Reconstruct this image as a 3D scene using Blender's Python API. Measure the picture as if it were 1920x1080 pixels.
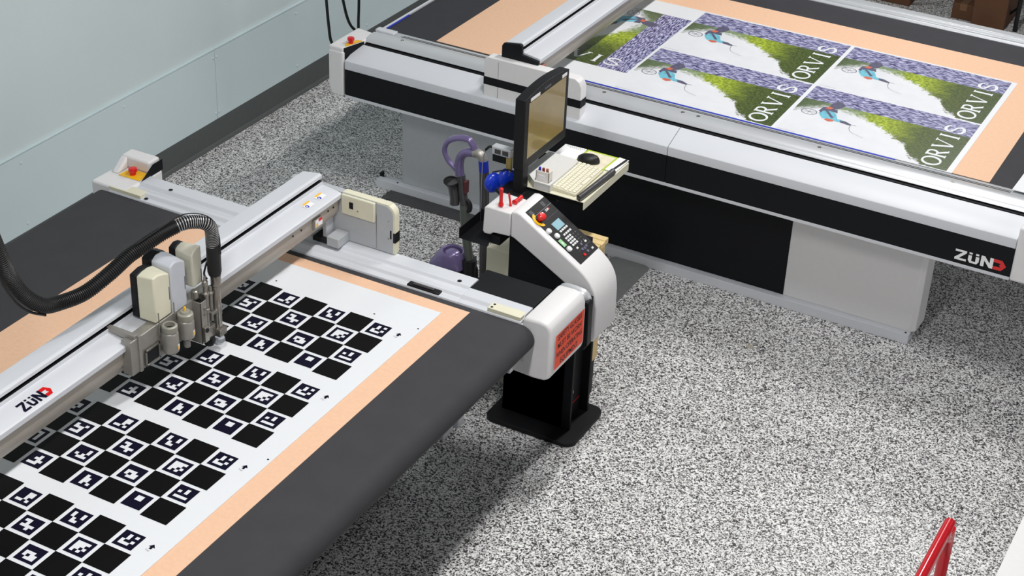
import bpy, bmesh, math, random
from mathutils import Vector, Matrix
random.seed(4)
S = bpy.context.scene
for o in list(bpy.data.objects): bpy.data.objects.remove(o)
COL = S.collection

# ------------------------------------------------------------ camera, light, exposure
cd = bpy.data.cameras.new('camera'); cam = bpy.data.objects.new('camera', cd); COL.objects.link(cam)
yaw, pitch, roll = 0.47471643, 0.53770599, 0.04634154
cam.matrix_world = Matrix.Translation((0, 0, 4.6)) @ Matrix.Rotation(yaw, 4, 'Z') @ Matrix.Rotation(math.pi/2-pitch, 4, 'X') @ Matrix.Rotation(roll, 4, 'Z')
cd.sensor_width = 36; cd.sensor_fit = 'HORIZONTAL'; cd.lens = 3228.02/1920*36
cd.clip_end = 200
S.camera = cam
S.view_settings.view_transform = 'Standard'; S.view_settings.look = 'None'
S.view_settings.gamma = 1; S.view_settings.use_curve_mapping = False
S.view_settings.exposure = 0.0
w = bpy.data.worlds.new('room_light'); S.world = w; w.use_nodes = True
w.node_tree.nodes['Background'].inputs[0].default_value = (0.93, 0.97, 1.0, 1)
w.node_tree.nodes['Background'].inputs[1].default_value = 0.085
def fixture(x, y, z, power, col=(1, 0.985, 0.965), w_=.30, l_=1.2):
    l = bpy.data.lights.new('ceiling_fixture', 'AREA'); l.shape = 'RECTANGLE'; l.size = w_; l.size_y = l_
    l.energy = power; l.color = col
    o = bpy.data.objects.new('ceiling_fixture', l); COL.objects.link(o); o.location = (x, y, z)
    return o
for fy in (-1.2, 2.1, 5.4, 8.7, 12.0): fixture(-2.2, fy, 4.6, 89)
for fy in (-1.2, 2.1, 5.4, 8.7, 12.0): fixture(2.4, fy, 4.9, 9)

l = bpy.data.lights.new('side_fill', 'AREA'); l.shape = 'RECTANGLE'; l.size = 8; l.size_y = 2.4; l.energy = 105; l.color = (1, .98, .96)  # added fill lamp, brightens upright faces that look towards +x
o = bpy.data.objects.new('side_fill', l); COL.objects.link(o); o.location = (5.6, 4.5, 2.6); o.rotation_euler = (math.radians(90), 0, math.radians(90))

# ------------------------------------------------------------ materials
def lin(c):
    return tuple(((v/255)/12.92 if v/255 <= .04045 else ((v/255+.055)/1.055)**2.4) for v in c)
MATS = {}
def mat(name, rgb, rough=.5, metal=0., noise=0., nscale=40., bump=0., bscale=200., coat=0., spec=.5, emit=None, trans=0.):
    if name in MATS: return MATS[name]
    m = bpy.data.materials.new(name); m.use_nodes = True; nt = m.node_tree; b = nt.nodes['Principled BSDF']
    c = lin(rgb)
    b.inputs['Base Color'].default_value = (*c, 1); b.inputs['Roughness'].default_value = rough
    b.inputs['Metallic'].default_value = metal; b.inputs['Specular IOR Level'].default_value = spec
    b.inputs['Coat Weight'].default_value = coat
    if trans: b.inputs['Transmission Weight'].default_value = trans
    tc = nt.nodes.new('ShaderNodeTexCoord')
    n = nt.nodes.new('ShaderNodeTexNoise'); n.inputs['Scale'].default_value = nscale; n.inputs['Detail'].default_value = 5
    nt.links.new(tc.outputs['Object'], n.inputs['Vector'])
    mx = nt.nodes.new('ShaderNodeMix'); mx.data_type = 'RGBA'
    k = noise if noise else .02
    mx.inputs[6].default_value = (*[v*(1-k) for v in c], 1); mx.inputs[7].default_value = (*[min(1, v*(1+k)) for v in c], 1)
    mr = nt.nodes.new('ShaderNodeMapRange'); mr.inputs[1].default_value = .3; mr.inputs[2].default_value = .7
    nt.links.new(n.outputs[0], mr.inputs[0]); nt.links.new(mr.outputs[0], mx.inputs[0]); nt.links.new(mx.outputs[2], b.inputs['Base Color'])
    if bump:
        n2 = nt.nodes.new('ShaderNodeTexNoise'); n2.inputs['Scale'].default_value = bscale
        nt.links.new(tc.outputs['Object'], n2.inputs['Vector'])
        bp = nt.nodes.new('ShaderNodeBump'); bp.inputs['Strength'].default_value = bump; bp.inputs['Distance'].default_value = .002
        nt.links.new(n2.outputs[0], bp.inputs['Height']); nt.links.new(bp.outputs[0], b.inputs['Normal'])
    if emit:
        b.inputs['Emission Color'].default_value = (*lin(emit[0]), 1); b.inputs['Emission Strength'].default_value = emit[1]
    MATS[name] = m; return m

M_wall = mat('painted_drywall', (212, 224, 226), .75, noise=.03, nscale=1.2, bump=.15, bscale=120)
M_frp = mat('wainscot_panel', (207, 223, 227), .38, noise=.03, nscale=1.0)
M_base = mat('rubber_baseboard', (78, 82, 82), .55, noise=.05)
M_rail = mat('light_grey_paint', (208, 211, 217), .42, noise=.015, nscale=3)
M_silver = mat('satin_aluminium', (205, 208, 212), .34, metal=.35, noise=.03, nscale=6)
M_shell = mat('light_grey_plastic', (226, 225, 226), .45, noise=.01, bump=.1, bscale=400)
M_grey = mat('grey_sheet_metal', (178, 182, 186), .5, noise=.02)
M_cream = mat('cream_plastic', (222, 219, 196), .5, noise=.03, nscale=12)
M_black = mat('black_paint', (18, 19, 22), .5, noise=.05, spec=.3)
M_navy = mat('dark_fascia', (12, 15, 20), .6, noise=.04, spec=.25)
M_rubber = mat('black_rubber', (20, 20, 21), .45, noise=.1)
M_steel = mat('machined_steel', (158, 154, 147), .28, metal=.85, noise=.05)
M_alu = mat('bare_aluminium', (158, 155, 149), .4, metal=.5, noise=.04)
M_beamshade = mat('shaded_beam_metal', (186, 178, 168), .5, metal=.1, noise=.03, nscale=5)  # brownish tint puts the shade on the beam's side into its colour
M_felt = mat('dark_conveyor_felt', (54, 54, 58), .85, noise=.07, nscale=9, bump=.25, bscale=900)
M_felt2 = mat('dark_vacuum_mat', (46, 46, 52), .75, noise=.1, nscale=9, bump=.2, bscale=900)
M_brown = mat('salmon_underlay_paper', (232, 190, 158), .7, noise=.035, nscale=60)
M_white = mat('white_sheet', (226, 229, 233), .45, noise=.005)
M_ink = mat('black_ink', (9, 8, 10), .5, noise=.03, spec=.12)
M_ink2 = mat('navy_ink', (12, 9, 34), .5, noise=.03, spec=.12)
M_red = mat('red_plastic', (215, 20, 22), .3, coat=.3)
M_redpaint = mat('red_enamel', (196, 12, 30), .22, coat=.5)
M_yellow = mat('yellow_plastic', (245, 190, 20), .4)
M_orange = mat('orange_sticker', (255, 76, 26), .45)
M_blue = mat('blue_plastic', (20, 60, 205), .28, coat=.4)
M_bluetape = mat('blue_tape', (28, 50, 175), .5)
M_purple = mat('purple_plastic', (112, 100, 142), .26, metal=.2, coat=.5)
M_vacgrey = mat('smoky_grey_plastic', (66, 64, 66), .3, coat=.3)
M_vacpole = mat('grey_green_tube', (92, 98, 92), .35, metal=.3)
M_screen = mat('monitor_glass', (150, 128, 70), .26, coat=.4, noise=.12, nscale=5)
M_lcd = mat('lcd_pane', (140, 182, 196), .3)
M_key = mat('white_key', (225, 226, 228), .4)
M_wood = mat('pale_wood', (222, 196, 140), .6, noise=.1, nscale=14)
M_card = mat('brown_cardboard', (88, 56, 34), .8, noise=.1, nscale=8)
M_mat = mat('floor_mat', (66, 66, 68), .6, noise=.15, nscale=20)
M_duct = mat('grey_cable_cover', (120, 121, 122), .55, noise=.05)
M_paper = mat('office_paper', (238, 238, 240), .6)
M_lime = mat('lime_mousepad', (170, 196, 52), .7)
M_pad = mat('worn_pad', (222, 214, 190), .7, noise=.1, nscale=25)
M_bluelab = mat('blue_pictogram', (40, 60, 170), .4)
M_warn = mat('warning_yellow', (250, 190, 40), .4)
M_dim = mat('dim_grey_print', (150, 150, 160), .5)
M_skin = mat('printed_orange', (205, 105, 80), .45)
M_cyan = mat('printed_cyan', (110, 185, 205), .45, noise=.25, nscale=60)
M_slate = mat('printed_slate', (88, 86, 110), .45, noise=.2, nscale=60)
M_green = mat('green_key_tag', (150, 205, 150), .45)

def floor_material():
    m = bpy.data.materials.new('speckled_epoxy_floor'); m.use_nodes = True; nt = m.node_tree; b = nt.nodes['Principled BSDF']
    tc = nt.nodes.new('ShaderNodeTexCoord')
    def vor(scale, off):
        mp = nt.nodes.new('ShaderNodeMapping'); mp.inputs['Location'].default_value = (off, off*2, 0)
        dn = nt.nodes.new('ShaderNodeTexNoise'); dn.inputs['Scale'].default_value = scale*.9; dn.inputs['Detail'].default_value = 1
        nt.links.new(tc.outputs['Object'], dn.inputs['Vector'])
        ad = nt.nodes.new('ShaderNodeVectorMath'); ad.operation = 'MULTIPLY_ADD'; ad.inputs[1].default_value = (.012, .012, 0)
        nt.links.new(dn.outputs['Color'], ad.inputs[0]); nt.links.new(tc.outputs['Object'], ad.inputs[2])
        nt.links.new(ad.outputs[0], mp.inputs[0])
        v = nt.nodes.new('ShaderNodeTexVoronoi'); v.inputs['Scale'].default_value = scale
        nt.links.new(mp.outputs[0], v.inputs['Vector'])
        s = nt.nodes.new('ShaderNodeSeparateColor'); nt.links.new(v.outputs['Color'], s.inputs[0]); return s
    s1 = vor(160, 0); s2 = vor(230, 3.7)
    r = nt.nodes.new('ShaderNodeValToRGB'); r.color_ramp.interpolation = 'CONSTANT'
    e = r.color_ramp.elements
    e[0].position = 0; e[0].color = (*lin((52, 50, 52)), 1)
    e[1].position = .22; e[1].color = (*lin((150, 147, 146)), 1)
    for p, c in ((.38, (214, 213, 213)), (.60, (238, 238, 238)), (.86, (250, 250, 250))):
        q = e.new(p); q.color = (*lin(c), 1)
    nt.links.new(s1.outputs[0], r.inputs[0])
    r2 = nt.nodes.new('ShaderNodeValToRGB'); r2.color_ramp.interpolation = 'CONSTANT'
    e = r2.color_ramp.elements; e[0].position = 0; e[0].color = (1, 1, 1, 1); e[1].position = .13; e[1].color = (0, 0, 0, 1)
    nt.links.new(s2.outputs[1], r2.inputs[0])
    mx = nt.nodes.new('ShaderNodeMix'); mx.data_type = 'RGBA'; nt.links.new(r2.outputs[0], mx.inputs[0])
    nt.links.new(r.outputs[0], mx.inputs[6]); mx.inputs[7].default_value = (*lin((50, 47, 49)), 1)
    nt.links.new(mx.outputs[2], b.inputs['Base Color']); b.inputs['Roughness'].default_value = .38
    b.inputs['Specular IOR Level'].default_value = .4
    bp = nt.nodes.new('ShaderNodeBump'); bp.inputs['Strength'].default_value = .25; bp.inputs['Distance'].default_value = .001
    nt.links.new(s1.outputs[2], bp.inputs['Height']); nt.links.new(bp.outputs[0], b.inputs['Normal'])
    return m
M_floor = floor_material()

# ------------------------------------------------------------ mesh helpers
class MB:
    def __init__(s): s.bm = bmesh.new(); s.mats = []
    def mi(s, m):
        if m is None: return 0
        if m not in s.mats: s.mats.append(m)
        return s.mats.index(m)
    def face(s, pts, m=None, smooth=False):
        vs = [s.bm.verts.new(p) for p in pts]; f = s.bm.faces.new(vs); f.material_index = s.mi(m); f.smooth = smooth; return s
    def box(s, x0, x1, y0, y1, z0, z1, m=None, mtx=None):
        v = [Vector((x, y, z)) for z in (z0, z1) for x, y in ((x0, y0), (x1, y0), (x1, y1), (x0, y1))]
        if mtx: v = [mtx @ p for p in v]
        v = [s.bm.verts.new(p) for p in v]
        for q in ((3, 2, 1, 0), (4, 5, 6, 7), (0, 1, 5, 4), (1, 2, 6, 5), (2, 3, 7, 6), (3, 0, 4, 7)):
            f = s.bm.faces.new([v[i] for i in q]); f.material_index = s.mi(m)
        return s
    def prism(s, prof, axis, a, b, m=None, smooth=False):
        # prof: list of 2-tuples in the plane of the two other axes
        def P(p, t):
            if axis == 'y': return (p[0], t, p[1])
            if axis == 'x': return (t, p[0], p[1])
            return (p[0], p[1], t)
        A = [s.bm.verts.new(P(p, a)) for p in prof]; B = [s.bm.verts.new(P(p, b)) for p in prof]; n = len(prof)
        for f in (A[::-1], B):
            q = s.bm.faces.new(f); q.material_index = s.mi(m)
        for i in range(n):
            q = s.bm.faces.new((A[i], A[(i+1) % n], B[(i+1) % n], B[i])); q.material_index = s.mi(m); q.smooth = smooth
        return s
    def ring(s, c, ax, r, seg):
        ax = Vector(ax).normalized(); u = ax.orthogonal().normalized(); v = ax.cross(u); rx, ry = r if isinstance(r, tuple) else (r, r)
        return [s.bm.verts.new(Vector(c) + u*rx*math.cos(2*math.pi*i/seg) + v*ry*math.sin(2*math.pi*i/seg)) for i in range(seg)]
    def skin(s, rings, m, smooth=True, cap=True):
        n = len(rings[0])
        for a, b in zip(rings, rings[1:]):
            for i in range(n):
                f = s.bm.faces.new((a[i], a[(i+1) % n], b[(i+1) % n], b[i])); f.material_index = s.mi(m); f.smooth = smooth
        if cap:
            for q in (rings[0][::-1], rings[-1]):
                f = s.bm.faces.new(q); f.material_index = s.mi(m)
        return s
    def cyl(s, p0, p1, r0, r1=None, m=None, seg=24):
        r1 = r0 if r1 is None else r1
        d = Vector(p1)-Vector(p0); return s.skin([s.ring(p0, d, r0, seg), s.ring(p1, d, r1, seg)], m)
    def lathe(s, c, prof, m=None, seg=28, ax=(0, 0, 1)):
        ax = Vector(ax).normalized()
        return s.skin([s.ring(Vector(c)+ax*z, ax, max(r, 1e-4), seg) for r, z in prof], m)
    def tube(s, pts, r, m=None, seg=14, sub=0, rf=None):
        pts = [Vector(p) for p in pts]
        if sub: pts = catmull(pts, sub)
        rings = []; u = None
        for i, p in enumerate(pts):
            d = (pts[min(i+1, len(pts)-1)]-pts[max(i-1, 0)]).normalized()
            if u is None: u = d.orthogonal().normalized()
            u = (u-d*u.dot(d)).normalized(); v = d.cross(u)
            rr = rf(i, len(pts)) if rf else r
            rx, ry = rr if isinstance(rr, tuple) else (rr, rr)
            rings.append([s.bm.verts.new(p+u*rx*math.cos(2*math.pi*k/seg)+v*ry*math.sin(2*math.pi*k/seg)) for k in range(seg)])
        return s.skin(rings, m)
    def ball(s, c, r, m=None, seg=20, rings=12, rot=None):
        r = r if isinstance(r, tuple) else (r, r, r); mt = rot or Matrix.Identity(3); R = []
        for i in range(1, rings):
            t = math.pi*i/rings
            R.append([s.bm.verts.new(Vector(c)+mt @ Vector((r[0]*math.sin(t)*math.cos(2*math.pi*k/seg), r[1]*math.sin(t)*math.sin(2*math.pi*k/seg), -r[2]*math.cos(t)))) for k in range(seg)])
        return s.skin(R, m)
    def build(s, name, m=None, parent=None, bevel=0., bseg=2, loc=None, rot=None):
        me = bpy.data.meshes.new(name); bmesh.ops.recalc_face_normals(s.bm, faces=s.bm.faces); s.bm.to_mesh(me); s.bm.free(); me.set_sharp_from_angle(angle=math.radians(38))
        if s.mats:
            for q in s.mats: me.materials.append(q)
        elif m: me.materials.append(m)
        o = bpy.data.objects.new(name, me); COL.objects.link(o)
        if parent: o.parent = parent
        if loc: o.location = loc
        if rot: o.rotation_euler = rot
        if bevel:
            bv = o.modifiers.new('edge', 'BEVEL'); bv.width = bevel; bv.segments = bseg; bv.limit_method = 'ANGLE'; bv.angle_limit = math.radians(35)
            bv.use_clamp_overlap = True; bv.harden_normals = False
        return o
def catmull(P, n):
    out = []
    for i in range(len(P)-1):
        p0 = P[max(i-1, 0)]; p1 = P[i]; p2 = P[i+1]; p3 = P[min(i+2, len(P)-1)]
        for k in range(n):
            t = k/n; out.append(.5*((2*p1)+(p2-p0)*t+(2*p0-5*p1+4*p2-p3)*t*t+(3*p1-p0-3*p2+p3)*t**3))
    out.append(P[-1]); return out
def tag(o, label=None, cat=None, group=None, kind=None):
    for k, v in (('label', label), ('category', cat), ('group', group), ('kind', kind)):
        if v: o[k] = v
    return o
def thing(name, label, cat, loc, group=None):
    o = bpy.data.objects.new(name, None); COL.objects.link(o); o.location = loc; o.empty_display_size = .05
    tag(o, label, cat, group); bpy.context.view_layer.update(); return o
def adopt(parent, *objs):        # keep world placement
    bpy.context.view_layer.update()
    for o in objs:
        o.parent = parent; o.matrix_parent_inverse = parent.matrix_world.inverted()
    return objs[0]
class Part:
    """builds parts in world coordinates under a thing placed at loc"""
    def __init__(s, root): s.root = root
    def __call__(s, mb, name, m=None, bevel=0., bseg=2, under=None, label=None):
        o = mb.build(name, m, None, bevel, bseg); par = under or s.root
        bpy.context.view_layer.update(); o.parent = par; o.matrix_parent_inverse = par.matrix_world.inverted()
        if label: o['label'] = label
        return o
def rect_round(x0, x1, y0, y1, r, seg=6, corners=(1, 1, 1, 1)):
    out = []
    for (cx, cy, a0), on in zip(((x1-r, y1-r, 0), (x0+r, y1-r, 90), (x0+r, y0+r, 180), (x1-r, y0+r, 270)), corners):
        if on:
            for k in range(seg+1):
                a = math.radians(a0+90*k/seg); out.append((cx+r*math.cos(a), cy+r*math.sin(a)))
        else:
            out.append((x1 if a0 in (0, 270) else x0, y1 if a0 in (0, 90) else y0))
    return out
def text_faces(mb, body, size, mtx, m, depth=0., align='CENTER', bold=0., sx=1.):
    cu = bpy.data.curves.new('lettering', 'FONT'); cu.body = body; cu.size = size; cu.align_x = align; cu.align_y = 'CENTER'
    cu.offset = bold; cu.resolution_u = 3
    ob = bpy.data.objects.new('lettering', cu); COL.objects.link(ob); dg = bpy.context.evaluated_depsgraph_get()
    me = bpy.data.meshes.new_from_object(ob.evaluated_get(dg))
    vs = [mb.bm.verts.new(mtx @ Vector((v.co.x*sx, v.co.y, depth))) for v in me.vertices]
    for p in me.polygons:
        try:
            f = mb.bm.faces.new([vs[i] for i in p.vertices]); f.material_index = mb.mi(m)
        except ValueError: pass
    bpy.data.objects.remove(ob); bpy.data.curves.remove(cu); bpy.data.meshes.remove(me)
def frame(o, ux, uy):           # matrix whose local x,y map to directions ux, uy at origin o
    ux = Vector(ux).normalized(); uy = Vector(uy).normalized(); uz = ux.cross(uy)
    m = Matrix((ux, uy, uz)).transposed().to_4x4(); m.translation = Vector(o); return m
def mark_zund(mb, mtx, w, h, m_txt, m_red, t=.0006):
    """the maker's four-letter mark: bold Z U-umlaut N and a red arrow-shaped D, w x h metres"""
    W = w/4.15
    def poly(pts, m): mb.face([mtx @ Vector((x*W, y*h, t)) for x, y in pts], m)
    # Z
    poly([(0, 1), (.92, 1), (.92, .80), (0, .80)], m_txt); poly([(.60, .80), (.92, .80), (.36, .20), (0, .20)], m_txt); poly([(0, 0), (.95, 0), (.95, .20), (0, .20)], m_txt)
    # U with two dots
    poly([(1.08, .72), (1.36, .72), (1.36, .20), (1.08, .25)], m_txt); poly([(1.68, .72), (1.96, .72), (1.96, .25), (1.68, .20)], m_txt)
    poly([(1.08, .25), (1.36, .20), (1.68, .20), (1.96, .25), (1.80, 0), (1.24, 0)], m_txt)
    poly([(1.12, 1), (1.38, 1), (1.38, .83), (1.12, .83)], m_txt); poly([(1.66, 1), (1.92, 1), (1.92, .83), (1.66, .83)], m_txt)
    # N
    poly([(2.10, 0), (2.38, 0), (2.38, 1), (2.10, 1)], m_txt); poly([(2.82, 0), (3.10, 0), (3.10, 1), (2.82, 1)], m_txt)
    poly([(2.38, 1), (2.38, .58), (2.82, 0), (2.82, .42)], m_txt)
    # D as an arrow with a notch
    poly([(3.12, 1), (3.78, 1), (4.15, .5), (3.70, .68), (3.12, .68)], m_red)
    poly([(3.12, 0), (3.78, 0), (4.15, .5), (3.70, .32), (3.12, .32)], m_red)
    poly([(3.70, .68), (4.15, .5), (3.70, .32), (3.58, .5)], m_red)

# ------------------------------------------------------------ setting
tag(MB().box(-5.94, 6, -3, 18, -.1, 0).build('floor', M_floor), kind='structure')
tag(MB().box(-5.94, -5.834, -3, 18, 0, 5.2).build('wall_left', M_wall), kind='structure')
for i, (a, b) in enumerate(((4.97, 7.41), (7.4135, 9.85), (9.8535, 12.3), (2.53, 4.9665))):
    mb = MB().box(-5.834, -5.822, a, b, .15, .600)
    mb.box(-5.834, -5.817, a, b, .600, .608)
    tag(mb.build('trim_%d' % (i+1), M_frp, bevel=.0015), kind='structure')
    s_ = MB()
    for yy in (a+.014, a+.82, a+1.63, b-.014):
        s_.ball((-5.821, yy, .55), (.004, .008, .008)); s_.ball((-5.821, yy, .20), (.004, .008, .008))
    tag(s_.build('trim_%d' % (i+11), M_frp), kind='structure')
tag(MB().prism([(-5.834, 0), (-5.800, 0), (-5.806, .012), (-5.815, .022), (-5.819, .155), (-5.823, .16), (-5.834, .16)], 'y', -3, 18).build('baseboard_left', M_base), kind='structure')

# ------------------------------------------------------------ near cutting machine
near = thing('cutting_machine', 'nearer flatbed cutter with dark felt conveyor, hose-fed tool head and white checkerboard sheet', 'cutting machine', (-3.7, 4.0, 0), None)
P = Part(near)
def arc(cx, cz, r, a0, a1, n):
    return [(cx+r*math.cos(math.radians(a0+(a1-a0)*k/n)), cz+r*math.sin(math.radians(a0+(a1-a0)*k/n))) for k in range(n+1)]
prof = arc(-2.665, .838, .062, 90, -90, 14)+arc(-4.82, .838, .062, 270, 90, 14)
P(MB().prism(prof, 'y', 2.2, 5.285, None, True), 'conveyor_belt', M_felt)
P(MB().cyl((-2.665, 5.286, .838), (-2.665, 5.308, .838), .055, m=M_silver).cyl((-2.665, 5.308, .838), (-2.665, 5.312, .838), .030, m=M_grey), 'roller_cap', None)
P(MB().cyl((-4.82, 5.286, .838), (-4.82, 5.308, .838), .055), 'roller_cap', M_silver)
rp = [(5.288, .74), (5.288, .896), (5.292, .906), (5.318, .908), (5.330, .921), (5.352, .922), (5.366, .912), (5.386, .912), (5.398, .926), (5.466, .928), (5.474, .920), (5.474, .74)]
P(MB().prism(rp, 'x', -4.80, -2.97), 'side_rail', M_rail, .002)
rp2 = [(5.288, .74), (5.288, .896), (5.292, .906), (5.318, .908), (5.330, .921), (5.396, .921), (5.396, .74)]
P(MB().prism(rp2, 'x', -2.97, -2.672), 'side_rail', M_rail, .002)
P(MB().box(-2.985, -2.672, 5.396, 5.57, .74, .919), 'rail_cover', M_navy, .003, label='dark cover strip')
for x, y in ((-4.538, 5.409), (-3.028, 5.41), (-3.11, 5.32), (-4.60, 5.31)):
    P(MB().lathe((x, y, .9275 if y > 5.4 else .9085), [(.0095, 0), (.0095, .0015), (.004, .003)], M_black, 14), 'screw')
P(MB().box(-3.215, -3.06, 5.292, 5.326, .905, .914, M_black).box(-3.19, -3.09, 5.300, 5.314, .914, .921, M_vacgrey), 'cable_connector', None, .003, label='dark connector block')
P(MB().prism([(-4.80, 5.294), (-4.62, 5.294), (-4.62, 5.345), (-4.80, 5.352)], 'z', .906, .924), 'hinge_plate', M_cream, .002)
P(MB().prism([(-2.83, 5.294), (-2.675, 5.294), (-2.675, 5.345), (-2.83, 5.345)], 'z', .906, .924), 'hinge_plate', M_cream, .002)
for x in (-2.815,):
    for y in (5.306, 5.330): P(MB().lathe((x, y, .9242), [(.006, 0), (.004, .002)], M_black, 10), 'screw')
# right end cover with the orange notice
pr = rect_round(5.292, 5.640, .66, .955, .045, 5, (1, 1, 1, 1))
def end_cover():
    mb = MB()
    # profile in x,z : front (+x) face bulges, rounded top
    xs = [(-2.80, .665), (-2.80, .735), (-2.665, .735), (-2.665, .925), (-2.650, .935), (-2.585, .938), (-2.557, .933), (-2.540, .922), (-2.530, .893), (-2.527, .70), (-2.533, .676), (-2.55, .660), (-2.60, .655)]
    mb.prism(xs, 'y', 5.290, 5.604)
    return mb
ec = P(end_cover(), 'end_cover', M_shell, .014, 4)
P(MB().box(-2.86, -2.70, 5.27, 5.30, .655, .76), 'end_bracket', M_rail, .003)
sg = MB(); sx = -2.5255
sg.face([(sx, 5.325, .868), (sx, 5.325, .702), (sx, 5.585, .702), (sx, 5.585, .868)], M_orange)
sg.face([(sx-.0002, 5.322, .872), (sx-.0002, 5.322, .698), (sx-.0002, 5.588, .698), (sx-.0002, 5.588, .872)], M_paper)
for k, t in enumerate(('SAFETY GLASSES', 'MUST BE WORN', 'WHEN OPERATING', 'EQUIPMENT')):
    text_faces(sg, t, .036, frame((sx+.0003, 5.455, .846-.041*k), (0, 1, 0), (0, 0, 1)), M_black, 0, bold=.0006, sx=.82 if k != 2 else .74)
P(sg, 'warning_sign', None, under=ec, label='orange safety notice with dark lettering')
# left corner cover with emergency stop
cc = MB().prism([(-4.905, 5.295), (-4.70, 5.295), (-4.70, 5.385), (-4.70, 5.475), (-4.70, 5.555), (-4.85, 5.555), (-4.90, 5.52)], 'z', .70, .925)
cc.box(-4.88, -4.715, 5.48, 5.56, .925, .985).prism([(5.40, .925), (5.48, .985), (5.48, .925)], 'x', -4.88, -4.835)
lc = P(cc, 'corner_cover', M_shell, .012, 4)
P(MB().prism([(5.400, .926), (5.556, .926), (5.556, .978), (5.488, .978)], 'x', -4.7005, -4.699), 'cover_side', M_navy, under=lc, label='dark end face')
P(MB().prism([(-4.83, 5.40), (-4.71, 5.40), (-4.715, 5.475), (-4.82, 5.478)], 'z', .926, .929), 'stop_plate', M_yellow, under=lc)
def estop(c, r=.02, h=.034):
    return MB().lathe(c, [(r*.72, 0), (r*.72, h*.45), (r, h*.5), (r*1.02, h*.8), (r*.92, h*.95), (r*.6, h)], M_red, 24)
P(estop((-4.775, 5.435, .929)), 'emergency_stop', None, under=lc, label='red mushroom button')
# pedestal and feet
P(MB().box(-4.45, -3.14, 2.7, 5.2, .05, .74), 'pedestal', M_grey, .004)
P(MB().box(-3.30, -3.145, 5.505, 5.60, 0, .72), 'leg', M_rail, .004)
P(MB().box(-3.30, -3.135, 5.625, 5.68, 0, .40), 'leg', M_rail, .004)
P(MB().box(-3.26, -3.16, 5.21, 5.52, .62, .735), 'leg_bracket', M_grey, .003)

# gantry beam of the near machine
def beam(P, y0, y1, dz=0., dx=0.):
    z = lambda v: v+dz
    X = lambda v: v+dx
    pr = [(X(-3.842), z(1.06)), (X(-3.842), z(1.195)), (X(-3.832), z(1.206)), (X(-3.745), z(1.220)), (X(-3.734), z(1.214)), (X(-3.733), z(1.200)), (X(-3.752), z(1.199)), (X(-3.752), z(1.188)), (X(-3.731), z(1.186)), (X(-3.729), z(1.170)),
          (X(-3.640), z(1.157)), (X(-3.634), z(1.152)), (X(-3.634), z(1.132)), (X(-3.650), z(1.130)), (X(-3.652), z(1.066)), (X(-3.694), z(1.008)), (X(-3.698), z(1.000)), (X(-3.76), z(1.000))]
    mb = MB(); n = len(pr)
    A = [mb.bm.verts.new((p[0], y0, p[1])) for p in pr]; B = [mb.bm.verts.new((p[0], y1, p[1])) for p in pr]
    for f in (A[::-1], B):
        q = mb.bm.faces.new(f); q.material_index = mb.mi(M_rail)
    for i in range(n):
        m = M_rail
        if i in (5, 6, 7): m = M_black
        if 12 <= i <= 17: m = M_beamshade
        q = mb.bm.faces.new((A[i], A[(i+1) % n], B[(i+1) % n], B[i])); q.material_index = mb.mi(m)
    return P(mb, 'gantry_beam', None, .0015)
gb = beam(P, 2.35, 5.442)
P(MB().box(-3.842, -3.66, 5.442, 5.452, 1.02, 1.15), 'beam_end_plate', M_grey, .001, under=gb)
sl = MB(); T = frame((-3.712, 3.505, 1.1685), (0, 1, 0), (-.99, 0, .14))
mb = MB(); mark_zund(mb, frame((-3.649, 3.513, 1.1590), (0, 1, 0), (-.99, 0, .144)), .152, .047, M_ink2, M_red)
P(mb, 'maker_mark', None, under=gb, label='navy bold lettering ending in a red arrow shape')
nrm = (-.99, 0, .144)
def sticker(yc):
    b = MB(); F = frame((-3.684, yc, 1.1645), (0, 1, 0), nrm)
    def r(x0, x1, y0, y1, m, t): b.face([F @ Vector(q) for q in ((x0, y0, t), (x1, y0, t), (x1, y1, t), (x0, y1, t))], m)
    r(-.027, .027, -.017, .017, M_paper, .0004); r(-.020, .026, .008, .017, M_warn, .0007)
    b.face([F @ Vector((-.013+.0095*math.cos(a*math.pi/8), -.005+.0095*math.sin(a*math.pi/8), .0007)) for a in range(16)], M_bluelab)
    b.face([F @ Vector((-.015+.0035*math.cos(a*math.pi/4), -.005+.005*math.sin(a*math.pi/4), .0009)) for a in range(8)], M_paper)
    return b
for yc in (5.262, 5.352): P(sticker(yc), 'safety_sticker', None, under=gb, label='white sticker with yellow band and blue disc')
b = MB(); F = frame((-3.6335, 5.275, 1.092), (0, 1, 0), (0, 0, 1))
b.box(-3.650, -3.636, 5.240, 5.300, 1.064, 1.108, M_alu)
for q, m, t in (((-.026, .026, -.017, .018), M_paper, .0), ((-.002, .024, .004, .018), M_red, .0004)):
    b.face([(-3.6355+t, 5.27+q[0], 1.092+q[2]), (-3.6355+t, 5.27+q[1], 1.092+q[2]), (-3.6355+t, 5.27+q[1], 1.092+q[3]), (-3.6355+t, 5.27+q[0], 1.092+q[3])], m)
b.face([(-3.6350, 5.246, 1.078), (-3.6350, 5.266, 1.078), (-3.6350, 5.256, 1.100)], M_warn)
P(b, 'warning_tag', None, under=gb, label='yellow triangle warning tag')
for yy in (5.10, 5.16, 5.36, 5.40): P(MB().cyl((-3.652, yy, 1.10), (-3.648, yy, 1.10), .004), 'screw', M_black, under=gb)
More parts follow.
